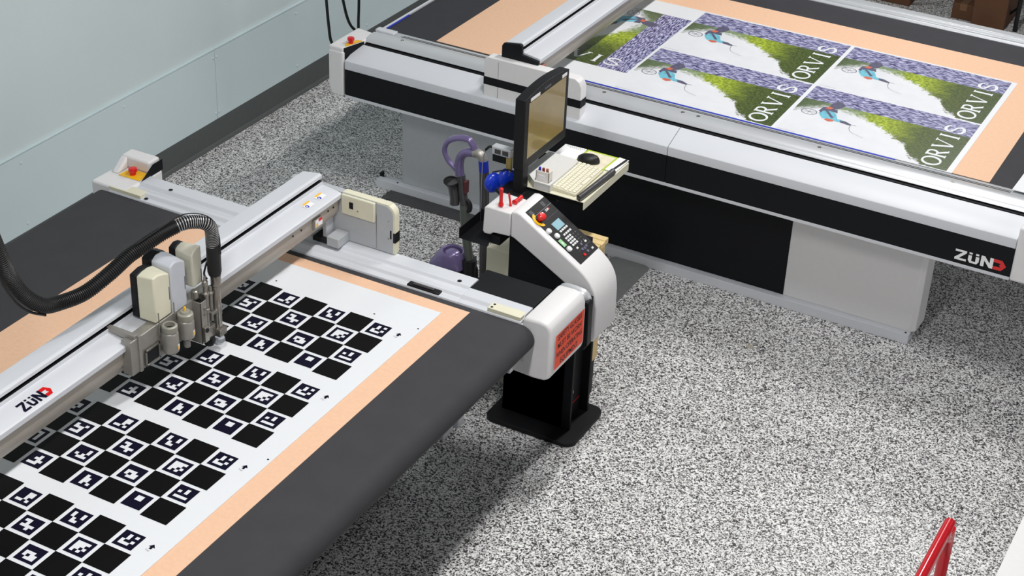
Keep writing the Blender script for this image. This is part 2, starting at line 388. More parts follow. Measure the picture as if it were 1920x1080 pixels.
# side carriage
ca = MB().prism([(-3.925, .93), (-3.925, 1.13), (-3.90, 1.158), (-3.462, 1.158), (-3.462, 1.107), (-3.465, 1.085), (-3.462, .93)], 'y', 5.446, 5.480, M_grey)
sc = P(ca, 'side_carriage', M_grey, .002)
P(MB().box(-3.632, -3.465, 5.433, 5.447, 1.062, 1.156), 'carriage_cover', M_cream, .005, 3, under=sc, label='cream cover with dark slot')
P(MB().box(-3.632, -3.40, 5.447, 5.482, 1.1575, 1.1605), 'carriage_top', M_cream, .001, under=sc)
P(MB().box(-3.590, -3.571, 5.4315, 5.4335, 1.098, 1.129), 'slot', M_black, under=sc)
rc = [(-3.461, .93), (-3.461, 1.160)]+[(-3.415+.046*math.cos(math.radians(a)), 1.114+.046*math.sin(math.radians(a))) for a in range(90, -1, -15)]+[(-3.369, .93)]
P(MB().prism(rc, 'y', 5.447, 5.483), 'carriage_end', M_cream, .002, under=sc, label='cream rounded edge band')
rc2 = [(-3.459, .932), (-3.459, 1.154)]+[(-3.421+.042*math.cos(math.radians(a)), 1.112+.042*math.sin(math.radians(a))) for a in range(90, -1, -15)]+[(-3.379, .932)]
P(MB().prism(rc2, 'y', 5.4445, 5.4475), 'carriage_face', M_grey, under=sc)
P(MB().box(-3.378, -3.3675, 5.4460, 5.4835, .986, 1.033), 'carriage_stripe', M_black, under=sc, label='black band')
P(MB().box(-3.392, -3.385, 5.4430, 5.4447, 1.003, 1.043), 'slot', M_black, under=sc)
for x, z_ in ((-3.40, 1.085), (-3.40, 1.000), (-3.548, 1.095), (-3.548, 1.058)):
    P(MB().cyl((x, 5.431 if z_ == 1.095 else 5.443, z_), (x, 5.4465, z_), .0035), 'screw', M_steel, under=sc)
P(MB().box(-3.66, -3.60, 5.36, 5.446, .93, .975, M_grey).box(-3.70, -3.68, 5.39, 5.446, .93, 1.05, M_rail).box(-3.74, -3.66, 5.37, 5.446, .928, .95, M_black), 'carriage_runner', None, .003, under=sc, label='grey linear bearing block')

# ---- tool head
th = P(MB().box(-3.655, -3.610, 4.02, 4.50, 1.03, 1.175), 'tool_head', M_alu, .003, label='aluminium tool carriage plate')
hc = MB().box(-3.740, -3.612, 4.045, 4.066, 1.168, 1.190, M_alu).box(-3.612, -3.604, 4.06, 4.075, 1.03, 1.185, M_alu)
hc.box(-3.606, -3.600, 4.088, 4.172, 1.036, 1.044, M_steel).box(-3.606, -3.600, 4.088, 4.172, 1.098, 1.106, M_steel).box(-3.606, -3.600, 4.088, 4.096, 1.036, 1.106, M_steel).box(-3.606, -3.600, 4.164, 4.172, 1.036, 1.106, M_steel).box(-3.606, -3.603, 4.096, 4.164, 1.044, 1.098, M_black)
P(hc, 'sensor_frame', None, .001, under=th, label='small square metal frame')
def module(y0, y1, x0, xm, x1, z0, F, B):
    # F, B: heights at left, middle, right of the front and back top edge
    dark = MB().prism([(y0, z0), (y0, B[0]), ((y0+y1)/2, B[1]), (y1, B[2]), (y1, z0)], 'x', x0, xm-.0005)
    bb = MB(); ys = (y0, y0+.3*(y1-y0), y0+.65*(y1-y0), y1)
    def row(x, H): return [bb.bm.verts.new((x, y, z)) for y, z in zip(ys, (H[0], (H[0]+H[1]*2)/3+.002, (H[1]+H[2])/2+.004, H[2]))]
    Rb = row(xm, B); Rf = row(x1, F); Lb = [bb.bm.verts.new((xm, y, z0)) for y in ys]; Lf = [bb.bm.verts.new((x1, y, z0)) for y in ys]
    for i in range(3):
        for q in ((Rb[i], Rb[i+1], Rf[i+1], Rf[i]), (Rf[i], Rf[i+1], Lf[i+1], Lf[i]), (Lf[i], Lf[i+1], Lb[i+1], Lb[i]), (Lb[i], Lb[i+1], Rb[i+1], Rb[i])): bb.bm.faces.new(q)
    bb.bm.faces.new((Rb[0], Rf[0], Lf[0], Lb[0])); bb.bm.faces.new((Rb[3], Rf[3], Lf[3], Lb[3]))
    return dark, bb
for (y0, y1, x0, xm, x1, z0, Fz, Bz, ms, name, lab) in (
        (4.170, 4.264, -3.722, -3.690, -3.612, 1.178, (1.370, 1.370, 1.348), (1.357, 1.366, 1.360), M_cream, 'tool_module', 'cream module with black back'),
        (4.269, 4.357, -3.745, -3.700, -3.612, 1.166, (1.369, 1.382, 1.356), (1.372, 1.392, 1.372), mat('blue_grey_plastic', (196, 200, 208), .45), 'tool_module', 'pale grey module with black back'),
        (4.401, 4.459, -3.725, -3.695, -3.615, 1.215, (1.352, 1.374, 1.374), (1.360, 1.372, 1.366), mat('beige_grey_plastic', (206, 204, 188), .45), 'tool_module', 'slim beige module with black back')):
    d, bb = module(y0, y1, x0, xm, x1, z0, Fz, Bz); z1 = Fz[0]
    o = P(bb, name, ms, .006, 3, under=th, label=lab)
    P(d, 'module_back', M_black, .005, 3, under=o)
    P(MB().box(x1-.001, x1+.0006, y1-.010, y1-.006, z1-.13, z1-.075), 'module_marking', M_slate, under=o)
for (c, zt, zb, cap) in (((-3.583, 4.210), 1.165, 1.050, 0), ((-3.583, 4.304), 1.168, 1.062, 1)):
    b = MB(); x, y = c
    b.lathe((x, y, 0), [(.010, zb-.016), (.026, zb-.004), (.031, zb+.002), (.032, zt-.038), (.029, zt-.030), (.026, zt-.028)], M_alu, 32)
    b.lathe((x, y, 0), [(.0255, zt-.030), (.030, zt-.026), (.031, zt-.012), (.030, zt-.004), (.025, zt)] + ([(.020, zt-.001), (.018, zt-.022), (.0175, zt-.024)] if not cap else [(.021, zt+.001), (.018, zt+.008), (.010, zt+.010)]), mat('ring_grey', (150, 149, 138), .4, metal=.2), 32)
    if not cap: b.lathe((x, y, 0), [(.0182, zt-.020), (.0182, zt-.018)], M_black, 24)
    if cap: b.cyl((x, y, zt+.008), (x, y, zt+.024), .005, .004, M_warn, 10); b.lathe((x, y, 0), [(.012, zb-.045), (.013, zb-.043), (.013, zb)], M_alu, 20)
    b.lathe((x, y, 0), [(.0262, zt-.0305), (.0262, zt-.0275)], M_black, 32)
    # label on the front
    F = lambda a, z_, t: (x+(.0323+t)*math.cos(a), y+(.0323+t)*math.sin(a), z_)
    for a0, a1, zz0, zz1, m, t in ((.0, .75, zb+.012, zb+.036, M_paper, .0003), (.42, .75, zb+.028, zb+.036, M_red, .0006), (.05, .35, zb+.014, zb+.030, M_warn, .0006)):
        b.face([F(a0, zz0, t), F((a0+a1)/2, zz0, t+.0008), F(a1, zz0, t), F(a1, zz1, t), F((a0+a1)/2, zz1, t+.0008), F(a0, zz1, t)], m)
    P(b, 'tool_cylinder', None, under=th, label='metal tool holder cylinder' + (' with orange tip' if cap else ', open top'))
    P(MB().box(-3.615, -3.585, y-.020, y+.020, zb+.02, zt-.035, M_alu), 'holder_arm', None, .002, under=th)
for yy in (4.176, 4.266): P(MB().cyl((-3.603, yy, 1.13), (-3.603, yy, 1.225), .0022, m=M_steel, seg=8), 'guide_pin', None, under=th)
pb = MB().box(-3.655, -3.573, 4.384, 4.388, .985, 1.168, M_alu).box(-3.577, -3.573, 4.384, 4.420, .985, 1.168, M_alu).box(-3.655, -3.577, 4.388, 4.420, .99, 1.160, M_black)
pb.box(-3.573, -3.560, 4.386, 4.412, .995, 1.060, M_steel)
for zz_ in (1.135, 1.112): pb.cyl((-3.573, 4.408, zz_), (-3.569, 4.408, zz_), .008, m=M_steel, seg=16)
pb.cyl((-3.560, 4.399, 1.045), (-3.557, 4.399, 1.045), .009, m=M_black, seg=16)
P(pb, 'oscillating_tool', None, .001, under=th, label='boxy aluminium tool bracket with black top')
vc = MB()
vc.lathe((-3.590, 4.438, 0), [(.012, 1.03), (.013, 1.10), (.015, 1.10), (.015, 1.115), (.0125, 1.117), (.0125, 1.175), (.017, 1.177), (.017, 1.186), (.009, 1.188), (.009, 1.215), (.012, 1.217), (.012, 1.235), (.005, 1.237), (.005, 1.255)], M_steel, 20)
vc.lathe((-3.585, 4.462, 0), [(.008, 1.05), (.009, 1.17), (.013, 1.172), (.013, 1.178), (.007, 1.18), (.007, 1.205)], M_steel, 16)
vc.box(-3.612, -3.575, 4.425, 4.470, .985, 1.035, M_steel).box(-3.580, -3.566, 4.44, 4.475, 1.085, 1.098, M_steel)
vc.lathe((-3.610, 4.40, 0), [(.015, 1.176), (.016, 1.205), (.010, 1.21)], M_steel, 16)
P(vc, 'valve_assembly', None, .001, under=th, label='cluster of shiny valves')
b = MB(); b.lathe((-3.58, 4.492, 0), [(.0165, 1.003), (.0165, 1.065), (.0185, 1.068), (.0185, 1.107), (.0165, 1.110), (.0165, 1.19), (.0205, 1.195), (.0205, 1.246), (.018, 1.250)], M_steel, 28)
b.box(-3.604, -3.556, 4.470, 4.514, .975, 1.008, M_steel).cyl((-3.556, 4.48, .992), (-3.553, 4.48, .992), .005, m=M_steel, seg=10).cyl((-3.556, 4.505, .985), (-3.553, 4.505, .985), .005, m=M_steel, seg=10)
P(b, 'suction_pipe', None, .001, under=th, label='bright suction pipe')
M_clear = mat('clear_nozzle', (225, 230, 238), .12, trans=.8)
P(MB().lathe((-3.578, 4.485, 0), [(.020, .972), (.026, .962), (.028, .950), (.022, .940), (.010, .936)], M_clear, 24).lathe((-3.590, 4.445, 0), [(.022, .985), (.024, .962), (.018, .948), (.006, .944)], M_black, 24), 'suction_nozzle', None, under=th, label='clear nozzle with dark shoe')
hose = [(-3.58, 4.485, 1.378), (-3.57, 4.47, 1.45), (-3.575, 4.45, 1.481), (-3.598, 4.42, 1.497), (-3.625, 4.37, 1.503), (-3.673, 4.3, 1.476), (-3.705, 4.22, 1.446), (-3.719, 4.17, 1.432), (-3.736, 4.08, 1.397), (-3.766, 3.98, 1.36), (-3.79, 3.88, 1.363), (-3.795, 3.8, 1.39), (-3.806, 3.73, 1.461), (-3.812, 3.68, 1.555), (-3.803, 3.64, 1.655), (-3.806, 3.6, 1.805), (-3.819, 3.56, 1.996), (-3.83, 3.5, 2.2)]
hp = catmull([Vector(p) for p in hose], 60)
# resample by length and give the wall its ribs
Ls = [0]
for a, b_ in zip(hp, hp[1:]): Ls.append(Ls[-1]+(b_-a).length)
step = .0021; N = int(Ls[-1]/step); res = []; j = 0
for i in range(N):
    t = i*step
    while Ls[j+1] < t: j += 1
    res.append(hp[j].lerp(hp[j+1], (t-Ls[j])/(Ls[j+1]-Ls[j]+1e-9)))
ribs = lambda i, n: .0285 if i % 4 in (0, 1) else .0245
cut = int(.235/step)
sv = MB().tube(res[:cut+1], 0, M_rubber, 16, rf=lambda i, n: .0262 if i % 4 in (0, 1) else .0228)
sv.bm.faces.ensure_lookup_table(); mi_ = sv.mi(mat('silver_hose_ring', (205, 205, 208), .3, metal=.5))
for k, f in enumerate(sv.bm.faces):
    if (k//16) % 4 in (0,): f.material_index = mi_
P(sv, 'hose_sleeve', None, under=th, label='shiny ribbed end of the hose')
P(MB().tube(res[cut:], 0, None, 16, rf=ribs), 'suction_hose', M_rubber, under=th, label='black ribbed suction hose')
P(MB().lathe((-3.58, 4.488, 0), [(.0235, 1.243), (.0275, 1.26), (.0275, 1.375), (.0265, 1.385)], M_rubber, 24), 'hose_cuff', None, under=th, label='black hose cuff')
P(MB().tube([(-3.700, 4.20, 1.475), (-3.66, 4.30, 1.512), (-3.642, 4.36, 1.530), (-3.625, 4.40, 1.532), (-3.587, 4.43, 1.529), (-3.562, 4.46, 1.504), (-3.555, 4.48, 1.462), (-3.550, 4.49, 1.41), (-3.549, 4.492, 1.34)], .0022, M_rubber, 8, 6), 'hose_cable', None, under=th, label='thin black wire over the hose')
P(MB().tube([(-3.600, 4.470, 1.30), (-3.610, 4.462, 1.25), (-3.592, 4.455, 1.235)], .004, M_rubber, 8, 6).tube([(-3.59, 4.470, 1.27), (-3.575, 4.465, 1.22), (-3.585, 4.463, 1.20)], .003, M_rubber, 8, 6), 'air_line', None, under=th)
P(MB().tube([(-3.790, 3.80, 1.352), (-3.80, 3.72, 1.41), (-3.805, 3.66, 1.50), (-3.80, 3.61, 1.62), (-3.80, 3.57, 1.78), (-3.81, 3.53, 2.0), (-3.82, 3.48, 2.2)], .005, M_rubber, 8, 6), 'hose_cable', None, under=th)

# ---- salmon underlay and checkerboard sheet on the near machine
tag(MB().box(-4.378, -2.887, 2.3, 5.252, .9005, .9025).build('underlay_sheet', M_brown), 'salmon brown underlay under the white checkerboard sheet on the nearer cutter', 'sheet')
ms = thing('marker_sheet', 'large white sheet printed with black checkerboard marker patterns on the nearer cutter', 'printed sheet', (-3.5, 4.0, .903))
PS = Part(ms)
b = MB().box(-4.10, -2.982, 2.3, 5.183, .9030, .9055)
PS(b, 'backing_sheet', M_white)
CODES = {(0, 0): '0101010010011110', (0, 2): '1001100101000110', (0, 4): '0011001100101101', (0, 6): '0000111100010010',
         (1, 1): '1111111011011010', (1, 3): '1100010011110010', (1, 5): '1001111000101110',
         (2, 0): '0010101000001111', (2, 2): '0000111010110111', (2, 4): '0001000110100111', (2, 6): '1111000100010001',
         (3, 1): '0110011000000000', (3, 3): '0100011001100101', (3, 5): '0010011000111110'}
CELL = .1115
def board(ytop):
    b = MB(); x1 = -3.073; z0 = .9060
    for r in range(4):
        for c in range(7):
            xr = x1-c*CELL; xl = xr-CELL; yt = ytop-r*CELL; yb = yt-CELL
            if (r+c) % 2 == 1:
                b.face([(xl, yb, z0), (xr, yb, z0), (xr, yt, z0), (xl, yt, z0)], M_ink)
            else:
                g = CELL*.135; s_ = (CELL-2*g)/6
                b.face([(xl+g, yb+g, z0), (xr-g, yb+g, z0), (xr-g, yt-g, z0), (xl+g, yt-g, z0)], M_ink2)
                code = CODES[(r, c)]
                for i in range(4):
                    for j in range(4):
                        if code[i*4+j] == '1':
                            X0 = xl+g+(j+1)*s_; Y1 = yt-g-(i+1)*s_
                            b.face([(X0, Y1-s_, z0+.0003), (X0+s_, Y1-s_, z0+.0003), (X0+s_, Y1, z0+.0003), (X0, Y1, z0+.0003)], M_white)
    # arrow beside the top row and its faint caption
    ax, ay = -3.041+.0, ytop-.045
    b.face([(ax-.013, ay-.001, z0), (ax+.013, ay-.001, z0), (ax, ay+.014, z0)], M_ink2)
    b.face([(ax-.005, ay-.012, z0), (ax+.005, ay-.012, z0), (ax+.005, ay-.001, z0), (ax-.005, ay-.001, z0)], M_ink2)
    text_faces(b, 'Top', .012, frame((ax-.004, ay-.020, z0), (1, 0, 0), (0, 1, 0)), M_dim)
    return b
# the arrow stands right of column 0: shift board so its right edge is x = -3.073+cell/… (measured)
def board_shift(ytop):
    b = board(ytop)
    return b
for k in range(4):
    PS(board_shift(4.9925-.5142*k), 'checkerboard_print')
for x, y in ((-3.693, 5.033), (-3.207, 5.029), (-2.998, 5.027), (-2.998, 3.999)):
    PS(MB().face([(x+.004*math.cos(a*math.pi/5), y+.004*math.sin(a*math.pi/5), .9061) for a in range(10)]), 'registration_dot', M_ink)

# ------------------------------------------------------------ far cutting machine
far = thing('cutting_machine', 'farther flatbed cutter with long dark front band carrying colour photo prints', 'cutting machine', (-2.9, 8.4, 0), None)
P = Part(far)
P(MB().box(-4.775, -1.0, 7.60, 9.40, .84, .899), 'cutting_mat', M_felt2, .002)
# front rail, slot, sloped cover, fascia
X0, X1 = -4.765, -1.118
P(MB().prism([(7.362, .918), (7.350, .923), (7.356, .933), (7.372, .944), (7.395, .949), (7.44, .950), (7.455, .944), (7.470, .938), (7.50, .926), (7.54, .915), (7.60, .902), (7.60, .80), (7.46, .80), (7.46, .918)], 'x', -4.745, -.95), 'front_rail', M_silver, .001)
for y, m_, nm in ((7.520, M_black, 'rail_groove'), (7.548, M_black, 'rail_groove')):
    zt = .926-(y-7.50)*.275
    P(MB().box(-4.62, -1.25, y, y+.005, zt-.012, zt+.0012), nm, m_)
P(MB().box(-3.58, -1.83, 7.582, 7.594, .90, .9075), 'tape_strip', M_bluetape, label='blue tape along the rail')
P(MB().box(X0, -.95, 7.335, 7.457, .80, .9165), 'rail_slot', M_black, label='black slot')
for (a, b_) in ((X0, -2.862), (-2.859, X1)):
    P(MB().prism([(7.334, .905), (7.330, .913), (7.322, .915), (7.190, .870), (7.182, .865), (7.180, .856), (7.180, .818), (7.20, .818), (7.20, .84), (7.334, .880)], 'x', a, b_), 'front_cover', M_rail, .0015)
    P(MB().box(a, b_, 7.181, 7.20, .668, .818), 'front_band', M_navy, label='dark band')
P(MB().prism([(7.180, .668), (7.180, .651), (7.21, .645), (7.50, .645), (7.50, .668)], 'x', X0, X1), 'front_lip', M_rail, .001)
P(MB().box(-4.75, -1.2, 7.20, 9.5, .66, .80), 'table_frame', M_grey, .003)
for x, y, z_ in ((-4.571, 7.277, .8915), (-4.015, 7.271, .890), (-2.908, 7.264, .8885), (-2.817, 7.265, .8885), (-2.179, 7.262, .8878), (-1.508, 7.261, .8878)):
    P(MB().lathe((x, y, z_), [(.010, 0), (.010, .0012), (.006, .0025)], M_steel, 14), 'screw')
for x in (-4.552, -2.895, -2.81, -2.168, -1.504, -3.335):
    P(MB().lathe((x, 7.424, .9500), [(.010, 0), (.009, .0015), (.004, .0015)], M_steel, 14), 'screw')
b = MB(); mark_zund(b, frame((-1.381, 7.1805, .687), (1, 0, 0), (0, 0, 1)), .240, .054, M_paper, M_red)
P(b, 'maker_mark', None, label='white bold lettering ending in a red arrow shape')
# corner covers
cv = MB().prism([(-4.868, .70), (-4.868, .905), (-4.862, .915), (-4.775, .915), (-4.775, .655), (-4.845, .655)], 'y', 7.175, 7.475)
cv.prism([(-4.868, 7.180), (-4.779, 7.180), (-4.740, 7.325), (-4.740, 7.452), (-4.868, 7.472)], 'z', .905, .937)
lc = P(cv, 'corner_cover', M_shell, .010, 4)
P(MB().face([(-4.7768, 7.188, .862), (-4.7368, 7.329, .908), (-4.7375, 7.329, .934), (-4.7768, 7.188, .934)]), 'cover_side', M_navy, under=lc, label='dark end face')
P(MB().prism([(-4.800, 7.235), (-4.776, 7.205), (-4.742, 7.322), (-4.772, 7.318)], 'z', .937, .9385), 'stop_plate', M_yellow, under=lc)
P(estop((-4.778, 7.262, .9385), .019, .034), 'emergency_stop', None, under=lc, label='red mushroom button')
P(MB().prism([(-1.116, .655), (-1.116, .934), (-1.02, .938), (-.98, .92), (-.96, .85), (-.96, .70), (-1.00, .655)], 'y', 7.170, 7.46), 'corner_cover', M_shell, .012, 4)
P(MB().box(-4.775, -4.655, 7.50, 7.545, .925, .938), 'hinge_plate', M_rail, .003)
P(MB().box(-4.795, -4.780, 7.50, 9.42, .84, .905), 'left_edge_trim', M_rail, .001, label='pale strip along left edge')
P(MB().box(-4.7795, -4.768, 7.625, 7.86, .84, .9035), 'tape_strip', M_bluetape, label='blue tape on the left edge')
P(MB().prism([(9.40, .84), (9.40, .903), (9.43, .906), (9.432, .914), (9.47, .916), (9.472, .922), (9.535, .920), (9.54, .90), (9.54, .70), (9.40, .70)], 'x', -4.79, -.95), 'rear_rail', M_silver, .001)
# pedestal
pd = P(MB().box(-4.583, -3.72, 7.48, 7.63, .05, .655), 'pedestal_panel', M_grey, .003)
P(MB().box(-3.72, -2.265, 7.481, 7.63, .055, .655), 'pedestal_panel', M_navy, .001, label='black middle panel')
P(MB().prism([(-2.265, 7.48), (-1.585, 7.48), (-1.560, 7.50), (-1.555, 7.63), (-2.265, 7.63)], 'z', .05, .655), 'pedestal_panel', M_shell, .004, label='light right panel')
P(MB().box(-4.45, -1.75, 8.2, 8.9, .05, .66), 'pedestal', M_grey, .003)
P(MB().box(-4.73, -1.578, 7.44, 7.482, 0, .052, None).box(-4.73, -1.578, 7.478, 7.56, 0, .02), 'foot_rail', M_rail, .002)
P(MB().box(-4.745, -4.733, 7.50, 7.53, .0, .062), 'foot_post', M_black)
for x in (-4.60, -1.60): P(MB().lathe((x, 7.462, .052), [(.006, 0), (.004, .003)], None, 10), 'foot_bolt', M_black)
# gantry of the far machine
gb2 = beam(P, 7.262, 9.50, -.037, .004)
P(MB().prism([(-3.845, 1.06), (-3.845, 1.150), (-3.836, 1.166), (-3.74, 1.180), (-3.729, 1.172), (-3.729, 1.125), (-3.632, 1.110), (-3.632, 1.02), (-3.845, 1.02)], 'y', 7.242, 7.262), 'beam_end_cap', M_navy, .004, 3, under=gb2, label='black end cap')
P(MB().box(-3.655, -3.63, 7.27, 7.33, 1.035, 1.07), 'sensor', mat('copper_red', (170, 110, 95), .4), .003, under=gb2)
ca = [(-3.920, .868), (-3.920, 1.075), (-3.900, 1.090), (-3.400, 1.090), (-3.375, 1.075), (-3.362, 1.045), (-3.362, .868)]
sc2 = P(MB().prism(ca, 'y', 7.200, 7.262), 'side_carriage', M_shell, .004, 3)
P(MB().box(-3.9212, -3.3608, 7.199, 7.262, .937, .980), 'carriage_stripe', M_navy, under=sc2, label='black band')
P(MB().box(-3.838, -3.8365, 7.1992, 7.2005, .870, 1.075), 'seam', M_slate, under=sc2)
P(MB().box(-3.845, -3.62, 7.262, 7.34, .952, 1.02), 'carriage_runner', M_grey, .003, under=sc2)
# right edge: white sheet lying over the mat end
tag(MB().prism([(-1.248, 7.548), (-.97, 7.545), (-.97, 8.3), (-1.225, 8.3)], 'z', .9245, .927).build('white_board', M_white), 'plain white board corner at the right end of the farther cutter', 'board')
# underlay
mb = MB().prism([(-4.455, 7.622), (-1.37, 7.612), (-1.374, 9.118), (-4.46, 9.122)], 'z', .8995, .9012)
tag(mb.build('underlay_sheet', M_brown), 'salmon brown underlay beneath the photo prints on the farther cutter', 'sheet')

# ---- photo print sheet
def ramp(nt, stops, interp='LINEAR'):
    r = nt.nodes.new('ShaderNodeValToRGB'); r.color_ramp.interpolation = interp; e = r.color_ramp.elements
    for k, (p, c) in enumerate(stops):
        q = e[k] if k < 2 else e.new(p)
        q.position = p; q.color = (*c, 1) if len(c) == 3 else c
    return r
def print_material():
    m = bpy.data.materials.new('river_photo_print'); m.use_nodes = True; nt = m.node_tree; L = nt.links.new; b = nt.nodes['Principled BSDF']
    tc = nt.nodes.new('ShaderNodeTexCoord'); sp = nt.nodes.new('ShaderNodeSeparateXYZ'); L(tc.outputs['Object'], sp.inputs[0])
    def math_(op, a, b_=None, c=None):
        n = nt.nodes.new('ShaderNodeMath'); n.operation = op
        for i, v in enumerate((a, b_, c)):
            if v is None: continue
            if isinstance(v, (int, float)): n.inputs[i].default_value = v
            else: L(v, n.inputs[i])
        return n.outputs[0]
    def noise(scale, detail=6, vec=None, rough=.6, con=0):
        n = nt.nodes.new('ShaderNodeTexNoise'); n.inputs['Scale'].default_value = scale; n.inputs['Detail'].default_value = detail; n.inputs['Roughness'].default_value = rough
        L(vec if vec else tc.outputs['Object'], n.inputs['Vector'])
        if not con: return n.outputs[0]
        mr = nt.nodes.new('ShaderNodeMapRange'); mr.inputs[1].default_value = .5-con; mr.inputs[2].default_value = .5+con; L(n.outputs[0], mr.inputs[0]); return mr.outputs[0]
    def mixc(f, a, b_):
        n = nt.nodes.new('ShaderNodeMix'); n.data_type = 'RGBA'; L(f, n.inputs[0])
        for i, v in ((6, a), (7, b_)):
            if isinstance(v, tuple): n.inputs[i].default_value = (*lin(v), 1)
            else: L(v, n.inputs[i])
        return n.outputs[2]
    U = sp.outputs[0]; V = sp.outputs[1]
    un = math_('DIVIDE', U, .884)
    # foliage depth below the waterline (v = .43), as a fraction
    pts = [(0, .15), (.08, .10), (.14, .055), (.25, .045), (.36, .06), (.47, .11), (.60, .19), (.70, .26), (.76, .37), (.83, .42), (.90, .45), (1., .47)]
    r = ramp(nt, [(p, (d, d, d)) for p, d in pts]); L(un, r.inputs[0])
    dep = math_('ADD', r.outputs[0], math_('MULTIPLY', math_('SUBTRACT', noise(30, 8, None, .8), .5), .26))
    below = math_('SUBTRACT', .432, V)
    d2 = math_('SUBTRACT', dep, below)
    soft = ramp(nt, [(0, (.035, .035, .035)), (.30, (.03, .03, .03)), (.55, (.012, .012, .012)), (1, (.006, .006, .006))]); L(un, soft.inputs[0])
    fol = nt.nodes.new('ShaderNodeClamp'); L(math_('ADD', math_('DIVIDE', d2, math_('MULTIPLY', soft.outputs[0], 2)), .5), fol.inputs[0])
    water = nt.nodes.new('ShaderNodeClamp'); L(math_('MULTIPLY', math_('SUBTRACT', V, .432), 120), water.inputs[0])
    # sky
    sky = mixc(noise(5, 3), (214, 216, 222), (240, 241, 245))
    # foliage colour
    dark = mixc(noise(75, 8, None, .7, .13), (10, 20, 10), (80, 98, 58))
    bright = mixc(noise(55, 8, None, .7, .15), (86, 118, 18), (200, 214, 70))
    misty = mixc(noise(50, 6, None, .6, .2), (112, 136, 92), (168, 186, 148))
    w1 = ramp(nt, [(0, (0, 0, 0)), (.30, (0, 0, 0)), (.40, (.85, .85, .85)), (.52, (1, 1, 1)), (.62, (.55, .55, .55)), (.72, (.12, .12, .12)), (1, (.05, .05, .05))]); L(math_('ADD', un, math_('MULTIPLY', math_('SUBTRACT', noise(12), .5), .25)), w1.inputs[0])
    w2 = ramp(nt, [(0, (.2, .2, .2)), (.12, (.35, .35, .35)), (.22, (.9, .9, .9)), (.34, (.6, .6, .6)), (.42, (0, 0, 0)), (1, (0, 0, 0))]); L(un, w2.inputs[0])
    fc = mixc(w1.outputs[0], dark, bright); fc = mixc(w2.outputs[0], fc, misty)
    # water: streaks along u
    mp = nt.nodes.new('ShaderNodeMapping'); mp.inputs['Scale'].default_value = (.55, 3.2, 1); mp.inputs['Rotation'].default_value = (0, 0, .22); L(tc.outputs['Object'], mp.inputs[0])
    wr = ramp(nt, [(0, lin((34, 32, 62))), (.42, lin((60, 58, 98))), (.50, lin((120, 118, 168))), (.58, lin((190, 190, 222))), (1, lin((238, 238, 246)))])
    L(noise(46, 5, mp.outputs[0], .62, .30), wr.inputs[0])
    c = mixc(fol.outputs[0], sky, fc); c = mixc(water.outputs[0], c, wr.outputs[0])
    L(c, b.inputs['Base Color']); b.inputs['Roughness'].default_value = .33; b.inputs['Specular IOR Level'].default_value = .6
    return m
M_print = print_material()
def stroke(mb, pts, w0, m, z_, closed=False):
    pts = [Vector((p[0], p[1])) for p in pts]; n = len(pts); L_ = []; R_ = []
    for i, p in enumerate(pts):
        if closed: d = pts[(i+1) % n]-pts[i-1]
        else: d = pts[min(i+1, n-1)]-pts[max(i-1, 0)]
        d.normalize(); nn = Vector((-d.y, d.x)); ww = w0(i, n) if callable(w0) else w0
        L_.append(p+nn*ww/2); R_.append(p-nn*ww/2)
    for i in range(n if closed else n-1):
        j = (i+1) % n; mb.face([(L_[i].x, L_[i].y, z_), (R_[i].x, R_[i].y, z_), (R_[j].x, R_[j].y, z_), (L_[j].x, L_[j].y, z_)], m)
def orvis(mb, z_, m):
    # letters in a frame: reading direction = +v, letter top points to -u ; cap height H
    H = .100; ub = .838
    def T(x, y, v0): return (ub-y*H, v0+x*H)
    def st(pts, w, v0, **k): stroke(mb, [T(x, y, v0) for x, y in pts], w, m, z_, **k)
    thick = .018; thin = .009
    v0 = .022  # O
    st([(.5+.44*math.cos(2*math.pi*k/28), .5+.44*math.sin(2*math.pi*k/28)) for k in range(28)], lambda i, n: thin+(thick-thin)*abs(math.cos(2*math.pi*i/n)), v0, closed=True)
    v0 = .128  # R
    st([(.16, 0), (.16, 1)], thick, v0); st([(.02, .03), (.32, .03)], thin*.7, v0); st([(.02, .97), (.20, .97)], thin*.7, v0)
    st([(.16, .95)]+[(.42+.24*math.cos(math.radians(a)), .72+.23*math.sin(math.radians(a))) for a in range(90, -91, -15)]+[(.16, .49)], lambda i, n: thin+.007*math.sin(math.pi*i/(n-1)), v0)
    st([(.40, .49), (.78, .03)], thick*.9, v0); st([(.68, .03), (.92, .03)], thin*.7, v0)
    v0 = .232  # V
    st([(.10, .97), (.54, .02)], thick, v0); st([(.98, .97), (.56, .02)], thin, v0); st([(-.02, .97), (.28, .97)], thin*.7, v0); st([(.82, .97), (1.12, .97)], thin*.7, v0)
    v0 = .372  # I
    st([(.2, 0), (.2, 1)], thick, v0); st([(.05, .03), (.35, .03)], thin*.7, v0); st([(.05, .97), (.35, .97)], thin*.7, v0)
    v0 = .432  # S
    st([(x*1.32, y) for x, y in [(.70, .76), (.62, .90), (.42, .97), (.22, .90), (.14, .74), (.22, .60), (.42, .51), (.62, .41), (.70, .26), (.62, .10), (.40, .03), (.18, .10), (.10, .25)]], lambda i, n: thin+(thick-thin)*math.sin(math.pi*min(i, n-1-i)/(n/2)*.9+.2)*.9, v0)
